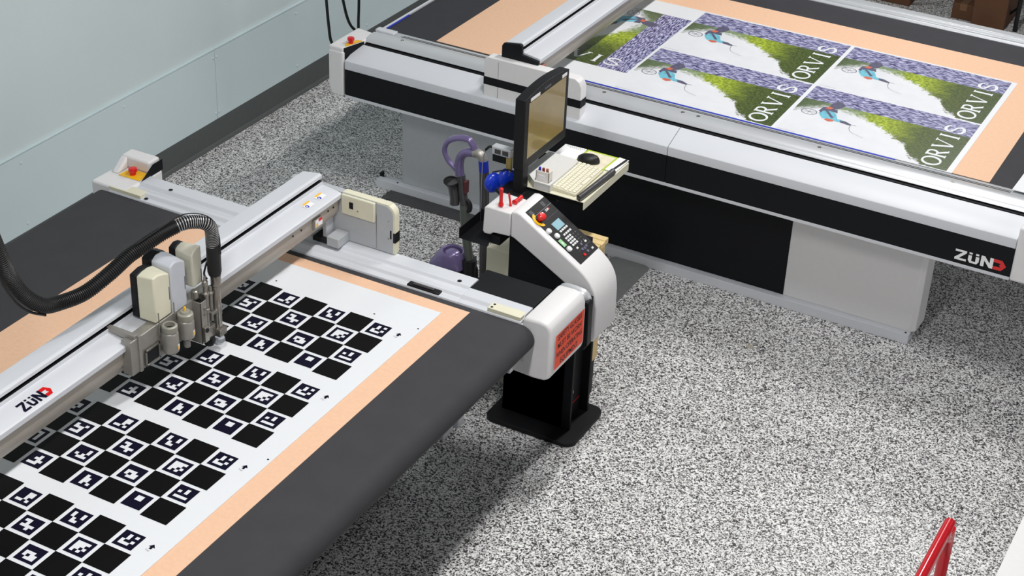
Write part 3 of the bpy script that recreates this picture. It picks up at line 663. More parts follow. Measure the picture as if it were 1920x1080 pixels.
def panel_mesh(hh_=.612, ww_=.884):
    b = MB(); b.face([(0, 0, 0), (ww_, 0, 0), (ww_, hh_, 0), (0, hh_, 0)], M_print)
    z_ = .0003
    def poly(l, m, z2): b.face([(x, y, z2) for x, y in l], m)
    poly([(.126, .295), (.138, .344), (.175, .350), (.21, .329), (.234, .273), (.267, .270), (.305, .242), (.243, .240), (.191, .245), (.162, .240)], M_cyan, z_)
    poly([(.146, .372), (.150, .43), (.165, .478), (.196, .478), (.219, .443), (.205, .395), (.173, .366)], M_slate, z_*1.3)
    poly([(.12, .318), (.123, .375), (.15, .388), (.173, .374), (.2, .376), (.213, .340), (.163, .345)], M_slate, z_*1.6)
    poly([(.136, .365), (.150, .395), (.178, .388), (.165, .362)], M_skin, z_*2)
    poly([(.175, .232), (.186, .250), (.220, .252), (.226, .232), (.204, .218)], M_skin, z_*2)
    poly([(.150, .335), (.160, .345), (.215, .275), (.200, .268)], M_slate, z_*1.9)
    poly([(.250, .262), (.279, .268), (.325, .243), (.311, .232), (.262, .240)], M_slate, z_*2.2)
    poly([(.118, .320), (.126, .340), (.138, .335), (.136, .300)], M_slate, z_*2.3)
    stroke(b, [(.080+.040*math.cos(a*math.pi/10), .280+.034*math.sin(a*math.pi/10)) for a in range(20)], .004, M_slate, z_*1.4, closed=True)
    for q in ([(.05, .30), (.11, .26)], [(.05, .26), (.11, .30)], [(.08, .25), (.08, .31)], [(.04, .28), (.12, .28)]): stroke(b, q, .0016, M_slate, z_*1.2)
    stroke(b, [(.325, .243), (.345, .247)], .003, M_slate, z_*1.5)
    stroke(b, [(.316, .24), (.322, .20), (.335, .17), (.36, .15), (.42, .13)], lambda i, n: .003-.0005*i, M_slate, z_*1.5)
    orvis(b, z_*2.5, M_white)
    b.face([(.01, .006, z_), (.10, .006, z_), (.10, .008, z_), (.01, .008, z_)], M_dim)
    return b
prt = thing('photo_print_sheet', 'white sheet with five river fishing photo prints in large white lettering on the farther cutter', 'printed sheet', (-2.8, 8.2, .902))
Q = Part(prt)
Q(MB().box(-4.07, -1.553, 7.605, 8.868, .9012, .9028), 'backing_sheet', M_white)
p0 = panel_mesh().build('photo_print'); 
spots = [(-3.372, 7.612, 0, 'lower left landscape print'), (-3.372, 8.240, 0, 'upper left landscape print'), (-2.466, 7.612, 0, 'lower right landscape print'), (-2.466, 8.240, 0, 'upper right landscape print'), (-4.000, 8.690, -math.pi/2, 'upright print partly under the gantry')]
for i, (x, y, r, lab) in enumerate(spots):
    o = p0 if i == 0 else p0.copy()
    if i: COL.objects.link(o)
    o.location = (x, y, .9031); o.rotation_euler = (0, 0, r); o['label'] = lab
    bpy.context.view_layer.update(); o.parent = prt; o.matrix_parent_inverse = prt.matrix_world.inverted()

# ------------------------------------------------------------ control console
con = thing('control_console', 'grey operator console with slanted keypad panel on a black post beside the nearer cutter', 'control console', (-2.84, 5.95, 0))
P = Part(con)
P(MB().prism(rect_round(-3.075, -2.618, 5.748, 6.10, .05, 6), 'z', 0, .022), 'base_plate', M_black, .004)
po = MB().box(-3.03, -2.72, 5.85, 6.05, .022, .93, M_navy).box(-3.03, -2.68, 5.85, 5.868, .022, .66, M_navy).box(-3.03, -2.68, 6.032, 6.05, .022, .66, M_navy)
pst = P(po, 'post', None, .002)
P(MB().box(-2.721, -2.7185, 5.875, 6.02, .10, .104), 'red_wire', M_red, under=pst)
P(MB().box(-2.721, -2.718, 5.935, 5.955, .155, .17), 'tag', M_grey, under=pst)
fp = [(-2.976, 1.116), (-2.950, 1.121), (-2.930, 1.115), (-2.650, .9412), (-2.632, .929), (-2.614, .915), (-2.598, .900), (-2.584, .884), (-2.572, .866), (-2.562, .846), (-2.555, .825), (-2.550, .80), (-2.547, .77), (-2.544, .63), (-2.548, .605), (-2.560, .595), (-2.582, .602), (-2.60, .63), (-2.605, .72), (-2.62, .77), (-2.655, .81), (-2.70, .845), (-2.948, .985), (-2.962, .992), (-2.976, .994)]
hs_ = P(MB().prism(fp, 'y', 5.752, 5.962), 'housing', M_shell, .012, 4)
bp_ = [(-3.113, .985), (-3.108, 1.100), (-3.095, 1.108), (-2.979, 1.106), (-2.979, .994), (-3.06, .988), (-3.075, .975), (-3.105, .972)]
P(MB().prism(bp_, 'y', 5.752, 5.905), 'end_block', M_shell, .006, 3)
sl_ = math.atan2(.180, .290); ux = Vector((math.cos(sl_), 0, -math.sin(sl_))); nz = Vector((math.sin(sl_), 0, math.cos(sl_)))
# panel frame: local x along +y world (across), local y up the slope ; origin at lower front corner
O = Vector((-2.650, 5.785, .9412)) + nz*.0015
Fp = Matrix(((0, -ux.x, nz.x, O.x), (1, -ux.y, nz.y, O.y), (0, -ux.z, nz.z, O.z), (0, 0, 0, 1)))
def pp(x, z_):  # world x,y on the panel -> local coords (across, up)
    return (z_-5.785, -(x-(-2.650))/math.cos(sl_))
LEN = (2.926-2.650)/math.cos(sl_)
cp = MB().box(0, .170, 0, LEN, -.002, .0012, M_black, Fp)
cp.box(.0, .170, LEN-.041, LEN-.0395, .0012, .0016, M_dim, Fp)
for k in range(5):
    for a0 in (.012, .115): cp.box(a0+.006*k*.0, a0+.022, LEN-.012-.005*k, LEN-.0108-.005*k, .0012, .0015, M_dim, Fp)
cp.box(.058, .166, .045, .0462, .0012, .0014, M_slate, Fp); cp.box(.058, .166, LEN-.085, LEN-.084, .0012, .0014, M_slate, Fp)
cpo = P(cp, 'control_panel', None, label='black keypad panel')
b = MB(); a, u = pp(-2.883, 5.898); mark_zund(b, Fp @ Matrix.Translation((a-.012, u-.006, .0013)), .034, .010, M_paper, M_red)
P(b, 'maker_mark', None, under=cpo)
a, u = pp(-2.831, 5.845)
P(MB().box(a, a+.066, u-.040, u, .0012, .003, M_lcd, Fp), 'display', None, under=cpo, label='small blue display')
a, u = pp(-2.872, 5.812)
Fe = Fp @ Matrix.Translation((a, u, .001))
b = MB()
b.lathe(Fe.translation, [(.012, 0), (.012, .016), (.0185, .018), (.019, .028), (.015, .033), (.008, .034)], M_red, 24, ax=nz)
P(b, 'emergency_stop', None, under=cpo, label='red mushroom button')
yr = MB(); seg = 16
for k in range(seg):
    a0 = math.radians(95+175*k/seg); a1 = math.radians(95+175*(k+1)/seg)
    yr.face([Fe @ Vector((r_*math.cos(t), r_*math.sin(t), .002)) for r_, t in ((.021, a0), (.036, a0), (.036, a1), (.021, a1))], M_yellow)
P(yr, 'stop_ring', None, under=cpo, label='yellow ring segment')
for x, y in ((-2.817, 5.796), (-2.784, 5.810), (-2.719, 5.803)):
    a, u = pp(x, y); c = (Fp @ Matrix.Translation((a, u, 0))).translation
    P(MB().lathe(c, [(.0135, 0), (.0135, .006), (.012, .010), (.006, .011)], M_key, 20, ax=nz), 'round_button', None, under=cpo)
a, u = pp(-2.751, 5.799)
P(MB().box(a-.011, a+.011, u-.018, u+.020, .004, .006, M_green, Fp).box(a-.004, a+.004, u-.006, u+.006, .006, .0066, M_key, Fp), 'key_tag', None, under=cpo, label='pale green key tag')
key0 = None
keys = []
for k in range(4): keys.append((-2.788, 5.853+.0176*k))
for k in range(4): keys.append((-2.770, 5.853+.0178*k))
for r_ in range(4):
    for k in range(3): keys.append((-2.7555+.0118*r_, 5.843+.0175*k))
keys += [(-2.701, 5.923), (-2.665, 5.923), (-2.702, 5.848)]
kc = MB().box(-.0062, .0062, -.0048, .0048, .0, .0042).build('key', M_key, None, .001)
for i, (x, y) in enumerate(keys):
    o = kc if i == 0 else kc.copy()
    if i: COL.objects.link(o)
    a, u = pp(x, y); o.matrix_world = Fp @ Matrix.Translation((a, u, .0012))
    bpy.context.view_layer.update(); o.parent = cpo; o.matrix_parent_inverse = cpo.matrix_world.inverted()
a, u = pp(-2.666, 5.851)
P(MB().box(a-.007, a+.007, u-.006, u+.006, .0012, .0045, M_red, Fp), 'red_key', None, under=cpo, label='red key')
b = MB()
for (x, y) in ((-2.684, 5.886), (-2.703, 5.888), (-2.668, 5.886), (-2.686, 5.868), (-2.686, 5.904)):
    a, u = pp(x, y); b.box(a-.007, a+.007, u-.006, u+.006, .0012, .0035, M_slate, Fp)
P(b, 'arrow_pad', None, .0005, under=cpo, label='dark grey arrow pad')
b = MB()
for r_ in range(4):
    for k in range(2): 
        a, u = pp(-2.752+.014*r_, 5.905+.020*k); b.box(a-.002, a+.002, u-.0015, u+.0015, .0012, .0018, M_dim, Fp)
P(b, 'indicator_leds', None, under=cpo)
# bracket joining console and cutter, and silver handle
P(MB().prism([(-2.60, .62), (-2.60, .80), (-2.575, .835), (-2.545, .858), (-2.535, .85), (-2.530, .645), (-2.545, .62)], 'y', 5.645, 5.685), 'bracket_plate', M_black, .003)
P(MB().box(-2.66, -2.563, 5.62, 5.752, .64, .83), 'coupling', M_black, .003)
P(MB().tube([(-2.70, 5.70, .80), (-2.697, 5.70, .835), (-2.690, 5.70, .855), (-2.675, 5.70, .864), (-2.655, 5.70, .866), (-2.62, 5.70, .865), (-2.59, 5.70, .860), (-2.572, 5.70, .845), (-2.567, 5.70, .82)], .010, M_silver, 12, 6, rf=lambda i, n: (.006, .020)), 'handle', None, label='silver flat loop bracket')
P(MB().box(-2.685, -2.59, 5.69, 5.72, .80, .842), 'handle_base', M_black, .003)
# black side tray
tr = MB().box(-3.205, -3.075, 5.715, 5.90, .935, .939).box(-3.209, -3.205, 5.715, 5.90, .935, .985).box(-3.205, -3.075, 5.899, 5.903, .935, 1.0).box(-3.075, -3.03, 5.76, 5.90, .93, .97)
P(tr, 'side_tray', M_black, .001, label='black folded metal tray')

# red handled tools standing in the end block
def red_tool(path, r, name, label):
    t = MB().tube(path, r, M_red, 14, 4, rf=lambda i, n: r*(.85+.35*(1 if i < n*.16 else 0)+.15*(1 if i > n*.8 else 0)) if i not in (0, n-1) else r*.5)
    return tag(t.build(name), label, 'tool')
red_tool([(-3.044, 5.783, 1.106), (-3.045, 5.785, 1.14), (-3.046, 5.787, 1.17), (-3.046, 5.788, 1.196)], .0095, 'red_tool_handle', 'tallest red tool handle standing upright in the grey console top')
red_tool([(-3.012, 5.812, 1.106), (-3.016, 5.812, 1.13), (-3.022, 5.812, 1.165)], .0058, 'red_tool_handle', 'thin short red tool handle leaning on the console top')
red_tool([(-3.005, 5.830, 1.116), (-3.005, 5.850, 1.116), (-3.004, 5.880, 1.117), (-3.002, 5.895, 1.118)], .0105, 'red_tool_handle', 'stubby red tool handle lying flat on the console top')

# ------------------------------------------------------------ monitor
mo = thing('monitor', 'black flat screen monitor facing right above the console', 'monitor', (-3.07, 6.15, 1.06))
P = Part(mo)
def bowed():
    b = MB(); n = 10; prof = [(5.983, 1.190), (6.396, 1.190)]
    for k in range(n+1):
        t = k/n; y = 6.396-(6.396-5.983)*t; prof.append((y, 1.524+.020*math.sin(math.pi*t)))
    b.prism(prof, 'x', -3.10, -3.05)
    return b
bo = P(bowed(), 'monitor_body', M_black, .003)
P(MB().prism([(6.05, 1.23), (6.33, 1.23), (6.30, 1.48), (6.08, 1.48)], 'x', -3.135, -3.10), 'back_shell', M_black, .006)
P(MB().box(-3.0505, -3.0488, 6.018, 6.366, 1.236, 1.500), 'screen', M_screen)
b = MB(); text_faces(b, 'PLANAR', .016, frame((-3.0494, 6.19, 1.5155), (0, 1, 0), (0, 0, 1)), M_dim)
P(b, 'maker_mark', None, under=bo)
P(MB().box(-3.0495, -3.0485, 6.03, 6.115, 1.504, 1.519), 'sticker', M_paper, under=bo, label='white paper label')
P(MB().box(-3.0495, -3.0485, 6.325, 6.372, 1.504, 1.519), 'sticker', M_paper, under=bo, label='white paper label')
P(MB().box(-3.098, -3.052, 5.99, 6.045, 1.05, 1.20), 'stand_pole', M_black, .004)
P(MB().prism(rect_round(-3.16, -2.985, 5.965, 6.09, .03), 'z', 1.03, 1.075), 'stand_base', M_black, .004)
P(MB().box(-3.14, -3.076, 6.0, 6.34, .985, 1.035), 'support_arm', M_black, .004)

# small readout device fixed behind the monitor pole
dv = thing('readout_device', 'silver box with two small windows on a brass bracket left of the monitor', 'device', (-3.21, 6.10, 1.10))
P = Part(dv)
P(MB().box(-3.262, -3.165, 6.085, 6.125, 1.175, 1.215), 'case', M_silver, .004)
P(MB().box(-3.245, -3.215, 6.0838, 6.086, 1.183, 1.205, M_vacgrey).box(-3.207, -3.177, 6.0838, 6.086, 1.183, 1.205, M_vacgrey), 'window', None)
P(MB().box(-3.258, -3.19, 6.088, 6.12, 1.140, 1.176), 'lower_block', M_black, .003)
P(MB().box(-3.190, -3.166, 6.09, 6.11, 1.06, 1.176), 'bracket', mat('brass_bracket', (180, 160, 100), .4, metal=.4), .002)
P(MB().tube([(-3.262, 6.10, 1.200), (-3.28, 6.10, 1.200), (-3.30, 6.10, 1.178)], .006, M_rubber, 10, 4).tube([(-3.295, 6.10, 1.183), (-3.315, 6.11, 1.13), (-3.325, 6.12, 1.02), (-3.33, 6.13, .85), (-3.33, 6.13, .60)], .0022, M_dim, 8, 6), 'cable', None)

# blue ear muffs
em = thing('ear_muffs', 'blue ear defenders hanging beside the monitor pole', 'ear defenders', (-3.22, 6.05, 1.06))
P = Part(em)
rt = Matrix.Rotation(math.radians(-35), 3, 'Z')
for c, nm in (((-3.235, 6.07, 1.045), 0), ((-3.185, 6.10, 1.070), 1)):
    P(MB().ball(c, (.028, .047, .050), M_blue, 24, 14, rt), 'ear_cup')
    P(MB().lathe((c[0]+.012, c[1]+.009, c[2]), [(.044, -.004), (.049, 0), (.044, .005)], M_key, 24, ax=rt @ Vector((1, 0, 0))), 'cup_rim')
P(MB().tube([(-3.21, 6.04, 1.03), (-3.17, 6.03, 1.02), (-3.13, 6.05, 1.03), (-3.12, 6.09, 1.05)], .006, M_black, 10, 6).tube([(-3.24, 6.06, 1.10), (-3.20, 6.07, 1.115), (-3.17, 6.09, 1.118), (-3.14, 6.10, 1.10)], .003, M_black, 8, 6), 'headband', None)

# ------------------------------------------------------------ keyboard tray
kt = thing('keyboard_tray', 'cream metal keyboard tray with raised left shelf right of the monitor', 'tray', (-2.95, 6.28, 1.0))
P = Part(kt)
pf = [(-3.100, 1.091), (-2.938, 1.091), (-2.771, 1.091), (-2.771, 1.052), (-2.775, 1.052), (-2.775, 1.087), (-3.100, 1.087)]
P(MB().prism(pf, 'y', 6.04, 6.50), 'tray_plate', M_cream, .001)
P(MB().prism([(-3.104, 6.120), (-3.020, 6.038), (-2.940, 6.038), (-2.940, 6.315), (-2.955, 6.330), (-3.098, 6.337)], 'z', 1.122, 1.128).box(-2.944, -2.940, 6.040, 6.30, 1.091, 1.124).box(-3.02, -2.945, 6.040, 6.044, 1.091, 1.124), 'raised_shelf', mat('pale_grey_shelf', (216, 215, 212), .4), .001, label='raised pale grey shelf')
P(MB().box(-3.07, -2.80, 6.10, 6.45, 1.03, 1.087), 'drawer_box', M_black, .003)
P(MB().box(-3.06, -2.98, 6.2, 6.36, .96, 1.03), 'tray_mount', M_black, .003)
kb = thing('keyboard', 'compact cream keyboard on the cream tray', 'keyboard', (-2.885, 6.20, 1.091))
P = Part(kb)
P(MB().prism([(-2.948, 1.0915), (-2.948, 1.112), (-2.826, 1.102), (-2.826, 1.0915)], 'y', 6.066, 6.345), 'keyboard_base', mat('keyboard_case', (212, 207, 184), .5), .003, 3)
k0 = MB().box(-.0076, .0076, -.0080, .0080, 0, .0060).build('key', mat('ivory_key', (232, 229, 210), .45), None, .0012)
tilt = math.atan2(-.010, .122)
first = True
for r_ in range(6):
    x = -2.939+.0196*r_
    n = 14
    for k in range(n):
        if r_ == 5 and 4 <= k <= 8 and k != 6: continue
        o = k0 if first else k0.copy()
        if not first: COL.objects.link(o)
        first = False
        o.location = (x, 6.078+.0195*k+(.003*(r_ % 3)), 1.1112-(x+2.948)*.082); o.rotation_euler = (0, math.radians(4.7), 0)
        o.scale = (1, 4.6 if (r_ == 5 and k == 6) else 1, 1)
        bpy.context.view_layer.update(); o.parent = kb; o.matrix_parent_inverse = kb.matrix_world.inverted()
tag(MB().tube([(-2.800, 6.048, 1.104), (-2.798, 6.052, 1.104), (-2.790, 6.20, 1.104), (-2.784, 6.342, 1.104), (-2.784, 6.348, 1.104)], .014, M_vacgrey, 18, 2, rf=lambda i, n: .010 if i in (0, n-1) else .0150).build('wrist_rest', mat('black_foam', (30, 31, 34), .4)), 'black cylindrical wrist rest along the right edge of the cream tray', 'wrist rest')
tag(MB().prism([(-3.10, 6.343), (-3.10, 6.508), (-2.99, 6.512), (-2.985, 6.35)], 'z', 1.0915, 1.094).build('note_paper', M_paper), 'white note paper with handwriting behind the raised shelf', 'paper')
b = MB(); 
for k in range(9): stroke(b, [(-3.085+.0105*k, 6.497), (-3.082+.0105*k, 6.502), (-3.079+.0105*k, 6.497)], .0025, M_ink, 1.0944)
for k in range(6): stroke(b, [(-3.07+.0105*k, 6.487), (-3.067+.0105*k, 6.491), (-3.064+.0105*k, 6.486)], .002, M_ink, 1.0944)
hw = b.build('handwriting'); adopt(bpy.data.objects['note_paper'], hw)
tag(MB().prism([(-2.988, 6.352), (-2.832, 6.352), (-2.826, 6.512), (-2.985, 6.512)], 'z', 1.0915, 1.0945).build('mouse_pad', M_lime), 'lime green mouse pad with worn cream centre', 'mouse pad')
adopt(bpy.data.objects['mouse_pad'], tag(MB().prism([(-2.978, 6.362), (-2.842, 6.362), (-2.838, 6.500), (-2.975, 6.500)], 'z', 1.0945, 1.0952).build('pad_centre', M_pad), 'worn cream centre'))
b = MB(); rings = []
for t, rx, ry, zz_ in ((0, .031, .052, 0), (0, .032, .054, .008), (0, .030, .050, .020), (0, .024, .040, .030), (0, .014, .024, .0355), (0, .003, .006, .037)):
    rings.append(b.ring((-2.935, 6.392, 1.0956+zz_), (0, 0, 1), (1, 1), 24)); 
    R = Matrix.Rotation(math.radians(-82), 3, 'Z')
    for v, k in zip(rings[-1], range(24)):
        a = 2*math.pi*k/24; p = R @ Vector((rx*math.cos(a), ry*math.sin(a)+.004*(zz_ > .02), 0)); v.co = Vector((-2.928, 6.400, 1.0956+zz_))+p
b.skin(rings, M_rubber)
tag(b.build('computer_mouse', mat('black_gloss_plastic', (22, 22, 24), .28)), 'black computer mouse on the lime green mouse pad', 'mouse')
# loose papers and knife on the right of the pad
tag(MB().prism([(-2.832, 6.37), (-2.778, 6.36), (-2.775, 6.51), (-2.826, 6.515)], 'z', 1.0950, 1.0962).build('paper_scrap', M_paper), 'crumpled white paper scraps at the right end of the tray', 'paper')
tag(MB().prism([(-2.800, 6.36), (-2.794, 6.36), (-2.779, 6.50), (-2.787, 6.505)], 'z', 1.0963, 1.103).build('black_pen', M_rubber), 'slim black pen lying on the paper scraps at the tray end', 'pen')
# pen holder on the shelf
ph = thing('pen_holder', 'small clear upright pen holder on the raised left shelf of the tray', 'pen holder', (-2.985, 6.06, 1.128))
P = Part(ph)
P(MB().box(-3.018, -2.953, 6.05, 6.054, 1.129, 1.178).box(-3.018, -2.953, 6.054, 6.085, 1.129, 1.133).box(-3.018, -3.014, 6.05, 6.085, 1.129, 1.178).box(-2.957, -2.953, 6.05, 6.085, 1.129, 1.178), 'holder', mat('frosted_plastic', (232, 228, 222), .35), .001)
P(MB().box(-3.004, -2.972, 6.0485, 6.0500, 1.138, 1.160), 'holder_note', M_paper)
for x, m_, lab in ((-3.006, M_bluetape, 'blue tipped pen in the clear pen holder'), (-2.988, mat('dark_red_cap', (130, 40, 35), .4), 'dark red capped pen in the clear pen holder'), (-2.969, mat('brown_cap', (160, 90, 50), .4), 'orange brown capped pen in the clear pen holder')):
    t = thing('pen', lab, 'pen', (x, 6.068, 1.133), 'pens in the clear holder'); P2 = Part(t)
    P2(MB().cyl((x, 6.068, 1.1335), (x, 6.066, 1.170), .0022, .0025, M_ink, 8), 'barrel'); P2(MB().cyl((x, 6.066, 1.170), (x, 6.064, 1.188), .0062, .006, m_, 14), 'cap')

# ------------------------------------------------------------ beige cabinet and wood behind the console
tag(MB().box(-3.255, -3.06, 6.06, 6.19, 0, .712).build('beige_box', M_cream, None, .003), 'tall beige box standing behind the console under its grey end block', 'box')
wd = thing('wooden_crate', 'pale slatted wooden crate mostly hidden behind the console', 'crate', (-2.75, 6.25, 0))
P = Part(wd)
P(MB().box(-3.0, -2.735, 6.125, 6.225, .20, .81), 'crate_body', M_wood, .003)
for k in range(3): P(MB().box(-3.01, -2.727+.004*(k % 2), 6.115+.042*k, 6.152+.042*k, .812, .838), 'top_slat', M_wood, .002)
for x in (-2.99, -2.775): P(MB().box(x, x+.03, 6.13, 6.22, 0, .20), 'crate_foot', M_black, .002)

# ------------------------------------------------------------ vacuum cleaner
vac = thing('vacuum_cleaner', 'purple and dark grey upright vacuum cleaner with loop handle', 'vacuum cleaner', (-3.40, 6.15, 0))
P = Part(vac)
yv = 6.15
loop = [(-3.466, yv, 1.00), (-3.490, yv, 1.02), (-3.525, yv, 1.050), (-3.541, yv, 1.095), (-3.522, yv, 1.142), (-3.470, yv, 1.172), (-3.420, yv, 1.178), (-3.396, yv, 1.160), (-3.378, yv, 1.132)]
P(MB().tube(loop, .012, M_purple, 14, 8, rf=lambda i, n: (.0125, .016)), 'loop_handle')
P(MB().tube([(-3.380, yv, 1.118), (-3.405, yv, 1.116), (-3.432, yv, 1.106), (-3.455, yv, 1.078), (-3.462, yv, 1.035), (-3.456, yv, .985)], .021, M_purple, 18, 8), 'wand_grip')
P(MB().tube([(-3.385, yv, 1.118), (-3.365, yv, 1.122), (-3.345, yv, 1.112), (-3.336, yv, 1.090)], .022, M_alu, 18, 6, rf=lambda i, n: .0215), 'elbow', label='clear grey elbow')
P(MB().cyl((-3.337, yv, 1.094), (-3.331, yv, 1.040), .0225, .0225, M_bluetape), 'blue_collar')
P(MB().tube([(-3.331, yv, 1.040), (-3.324, yv, .90), (-3.318, yv, .70), (-3.312, yv, .50), (-3.31, yv, .22)], .022, M_vacgrey, 18, 3), 'stretch_hose', mat('olive_grey_hose', (96, 92, 82), .5, noise=.15, nscale=60))
P(MB().tube([(-3.450, yv, .99), (-3.444, yv, .93), (-3.432, yv, .86), (-3.428, yv, .82)], .020, M_vacgrey, 14, 4).box(-3.428, -3.415, yv-.015, yv+.015, .905, .965, mat('maroon_latch', (86, 40, 44), .4)), 'wand_catch')
P(MB().tube([(-3.475, yv-.01, .835), (-3.476, yv-.01, .87), (-3.482, yv-.015, .915), (-3.487, yv-.02, .945), (-3.488, yv-.022, .955)], .02, M_vacgrey, 18, 4, rf=lambda i, n: (.023+.016*max(0, i/n-.5)*2, .022+.010*max(0, i/n-.5)*2)), 'crevice_nozzle')
P(MB().lathe((-3.488, yv-.024, .954), [(.035, 0), (.036, .004), (.030, .004), (.028, -.006)], M_rubber, 24, ax=(.1, -.25, 1)), 'nozzle_mouth')
P(MB().tube([(-3.415, yv, .87), (-3.398, yv, .85), (-3.398, yv, .82), (-3.415, yv, .81)], .010, M_rubber, 10, 4), 'hook')
P(MB().tube([(-3.430, yv, .84), (-3.420, yv, .72), (-3.400, yv, .60), (-3.393, yv, .56)], .021, M_vacpole, 16, 4), 'wand')
bn = MB(); cx, cy = -3.50, yv
for zz_, s_ in ((0, 0),):
    pass
def oval(b, z_, rx, ry, cx=-3.497, cy=yv, n=36, pt=0.):
    out = []
    for k in range(n):
        t = 2*math.pi*k/n; q = 1+pt*math.exp(-((t-math.radians(218))/.42)**2)+pt*.6*math.exp(-((t-math.radians(330))/.35)**2)
        out.append(b.bm.verts.new((cx+rx*q*math.cos(t), cy+ry*q*math.sin(t), z_)))
    return out
P(bn.skin([oval(bn, .16, .062, .06), oval(bn, .20, .072, .068), oval(bn, .495, .078, .072), oval(bn, .500, .070, .066)], M_vacgrey), 'dust_bin', label='smoky clear dust bin')
bn = MB(); P(bn.skin([oval(bn, .500, .078, .072, pt=.12), oval(bn, .508, .084, .074, -3.498, pt=.22), oval(bn, .520, .083, .073, -3.497, pt=.20), oval(bn, .566, .070, .066, -3.487), oval(bn, .582, .058, .056, -3.484), oval(bn, .578, .048, .046, -3.484), oval(bn, .556, .046, .044, -3.484)], M_purple), 'bin_lid')
P(MB().ball((-3.484, yv, .563), (.040, .038, .022), M_purple, 24, 12), 'bin_dome')
P(MB().tube([(-3.425, yv, .545), (-3.41, yv, .560), (-3.395, yv, .572)], .008, M_purple, 10, 4).tube([(-3.41, yv, .54), (-3.395, yv, .52), (-3.37, yv, .525), (-3.36, yv, .50), (-3.36, yv, .40)], .016, M_rubber, 12, 4), 'release_lever')
P(MB().tube([(-3.393, yv, .56), (-3.385, yv, .40), (-3.385, yv, .22)], .035, M_rubber, 16, 4).ball((-3.40, yv, .12), (.10, .11, .115), M_vacgrey), 'motor_ball')
P(MB().prism(rect_round(-3.62, -3.26, 6.22, 6.36, .03), 'z', 0, .06, M_vacgrey).box(-3.46, -3.36, 6.15, 6.26, .03, .09, M_vacgrey), 'cleaner_head', None, .006)

# ------------------------------------------------------------ floor items
tag(MB().box(-4.63, -3.25, 7.335, 7.437, 0, .010).build('floor_mat', M_mat, None, .003), 'dark rubber strip on the floor along the foot rail of the farther cutter', 'floor mat')
tag(MB().prism([(-3.23, 0), (-3.20, .012), (-3.03, .012), (-2.998, 0)], 'y', 6.45, 7.435).build('cable_cover', M_duct), 'flat grey cable cover on the floor between the two cutters', 'cable cover')
tag(MB().lathe((-2.249, 6.997, 0), [(.020, .0), (.019, .002), (.001, .002)], mat('beige_stain', (176, 170, 156), .6), 12).build('floor_patch'), 'small beige spot on the open speckled floor', 'spot')
# hanging cables
for pts, lab in (([(-5.21, 7.60, 1.6), (-5.20, 7.64, 1.15), (-5.20, 7.655, .963), (-5.20, 7.675, .80), (-5.20, 7.703, .687), (-5.16, 7.74, .655), (-5.05, 7.78, .67), (-4.80, 7.80, .72)], 'leftmost black power cable hanging beside the wall'),
                 ([(-5.24, 7.70, 1.6), (-5.22, 7.77, 1.15), (-5.20, 7.824, .908), (-5.20, 7.87, .78), (-5.20, 7.927, .700), (-5.15, 7.96, .665), (-5.02, 7.98, .68), (-4.80, 7.98, .72)], 'middle black power cable slanting down beside the wall'),
                 ([(-5.20, 7.995, 1.6), (-5.20, 7.993, 1.1), (-5.20, 7.992, .854), (-5.20, 7.985, .70), (-5.195, 7.99, .63), (-5.15, 8.01, .60), (-5.02, 8.05, .64), (-4.80, 8.08, .72)], 'rightmost black power cable hanging straight down beside the wall')):
    tag(MB().tube([(pts[0][0], pts[0][1], 4.6)]+pts, .0085, M_rubber, 10, 5).build('power_cable'), lab, 'cable', 'cables hanging at the wall')
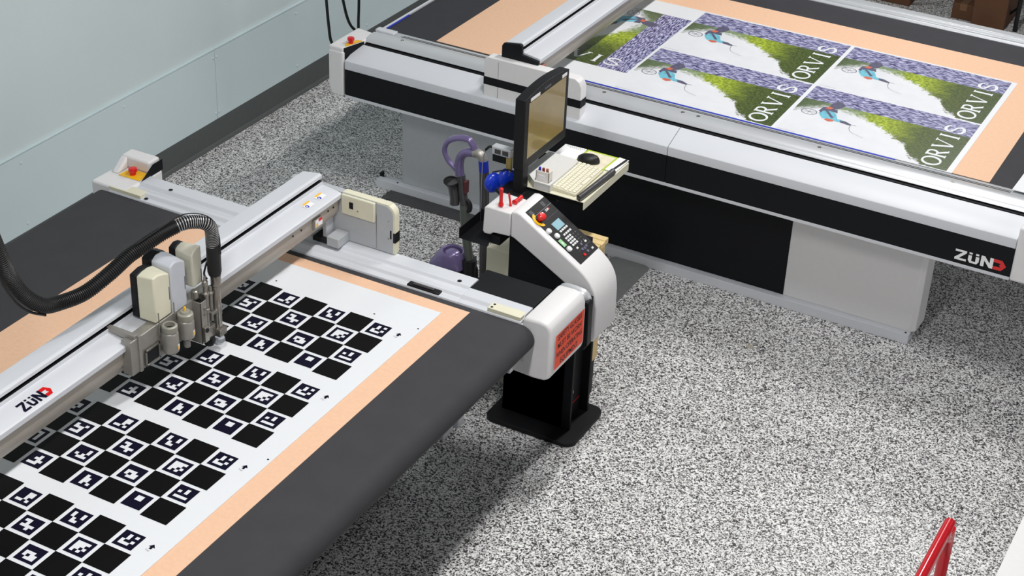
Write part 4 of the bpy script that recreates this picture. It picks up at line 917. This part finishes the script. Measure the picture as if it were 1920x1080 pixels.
# red handrail lower right
hr = thing('red_handrail', 'glossy red tubular handrail end at the lower right', 'handrail', (-.74, 4.64, 0))
P = Part(hr)
P(MB().tube([(-.752, 2.6, 1.074), (-.751, 4.54, 1.074), (-.748, 4.62, 1.070), (-.744, 4.66, 1.045), (-.742, 4.674, .99), (-.742, 4.676, 0)], .0205, M_redpaint, 20, 6), 'rail_tube')
P(MB().cyl((-.752, 2.9, 0), (-.752, 2.9, 1.085), .017, m=M_redpaint), 'rail_post')
# white table lower right
wt = thing('white_worktable', 'white topped worktable edge in the bottom right corner', 'table', (-.2, 4.8, 0))
P = Part(wt)
P(MB().box(-.575, .5, 2.8, 6.4, .86, .90), 'tabletop', mat('white_laminate', (236, 236, 236), .5), .003)
for x in (-.45, .4):
    for y in (3.0, 6.2): P(MB().box(x, x+.05, y, y+.05, 0, .86), 'leg', M_grey, .003)
# things beyond the far machine
bt = thing('black_framed_table', 'black steel framed table standing behind the farther cutter', 'table', (-2.2, 12.2, 0))
P = Part(bt)
for x, y in ((-2.19, 11.95), (-2.19, 12.6), (-3.9, 11.95), (-3.9, 12.6)): P(MB().cyl((x, y, 0), (x, y, .72), .016, m=M_black), 'leg')
P(MB().cyl((-2.42, 11.93, .30), (-2.19, 11.93, .30), .012, m=M_black), 'brace'); P(MB().cyl((-2.33, 12.1, .0), (-2.19, 11.97, .18), .010, m=M_black), 'brace')
P(MB().cyl((-2.95, 11.93, .16), (-2.75, 11.93, .34), .014, m=M_black), 'brace')
P(MB().box(-4.0, -2.1, 11.85, 12.75, .72, .75), 'tabletop', M_black, .004)
def carton(x0, x1, y0, y1, h, label, rz=0):
    t = thing('cardboard_box', label, 'box', ((x0+x1)/2, (y0+y1)/2, 0), 'cardboard boxes behind the farther cutter'); p_ = Part(t)
    p_(MB().box(x0, x1, y0, y1, 0.001, h, M_card), 'carton', None, .004)
    p_(MB().box((x0+x1)/2-.025, (x0+x1)/2+.025, y0-.0008, y1+.0008, h-.05, h+.0012, mat('brown_tape', (110, 78, 50), .4)), 'packing_tape')
    t.rotation_euler = (0, 0, rz); return t
carton(-3.35, -2.98, 11.98, 12.4, .30, 'brown carton at the very top edge, left of the floor gap')
carton(-2.66, -2.50, 11.95, 12.15, .12, 'low dark carton left of the taller cardboard box')
carton(-2.50, -2.26, 11.90, 12.25, .30, 'taller brown carton beside the black table leg')
bpy.context.view_layer.update()
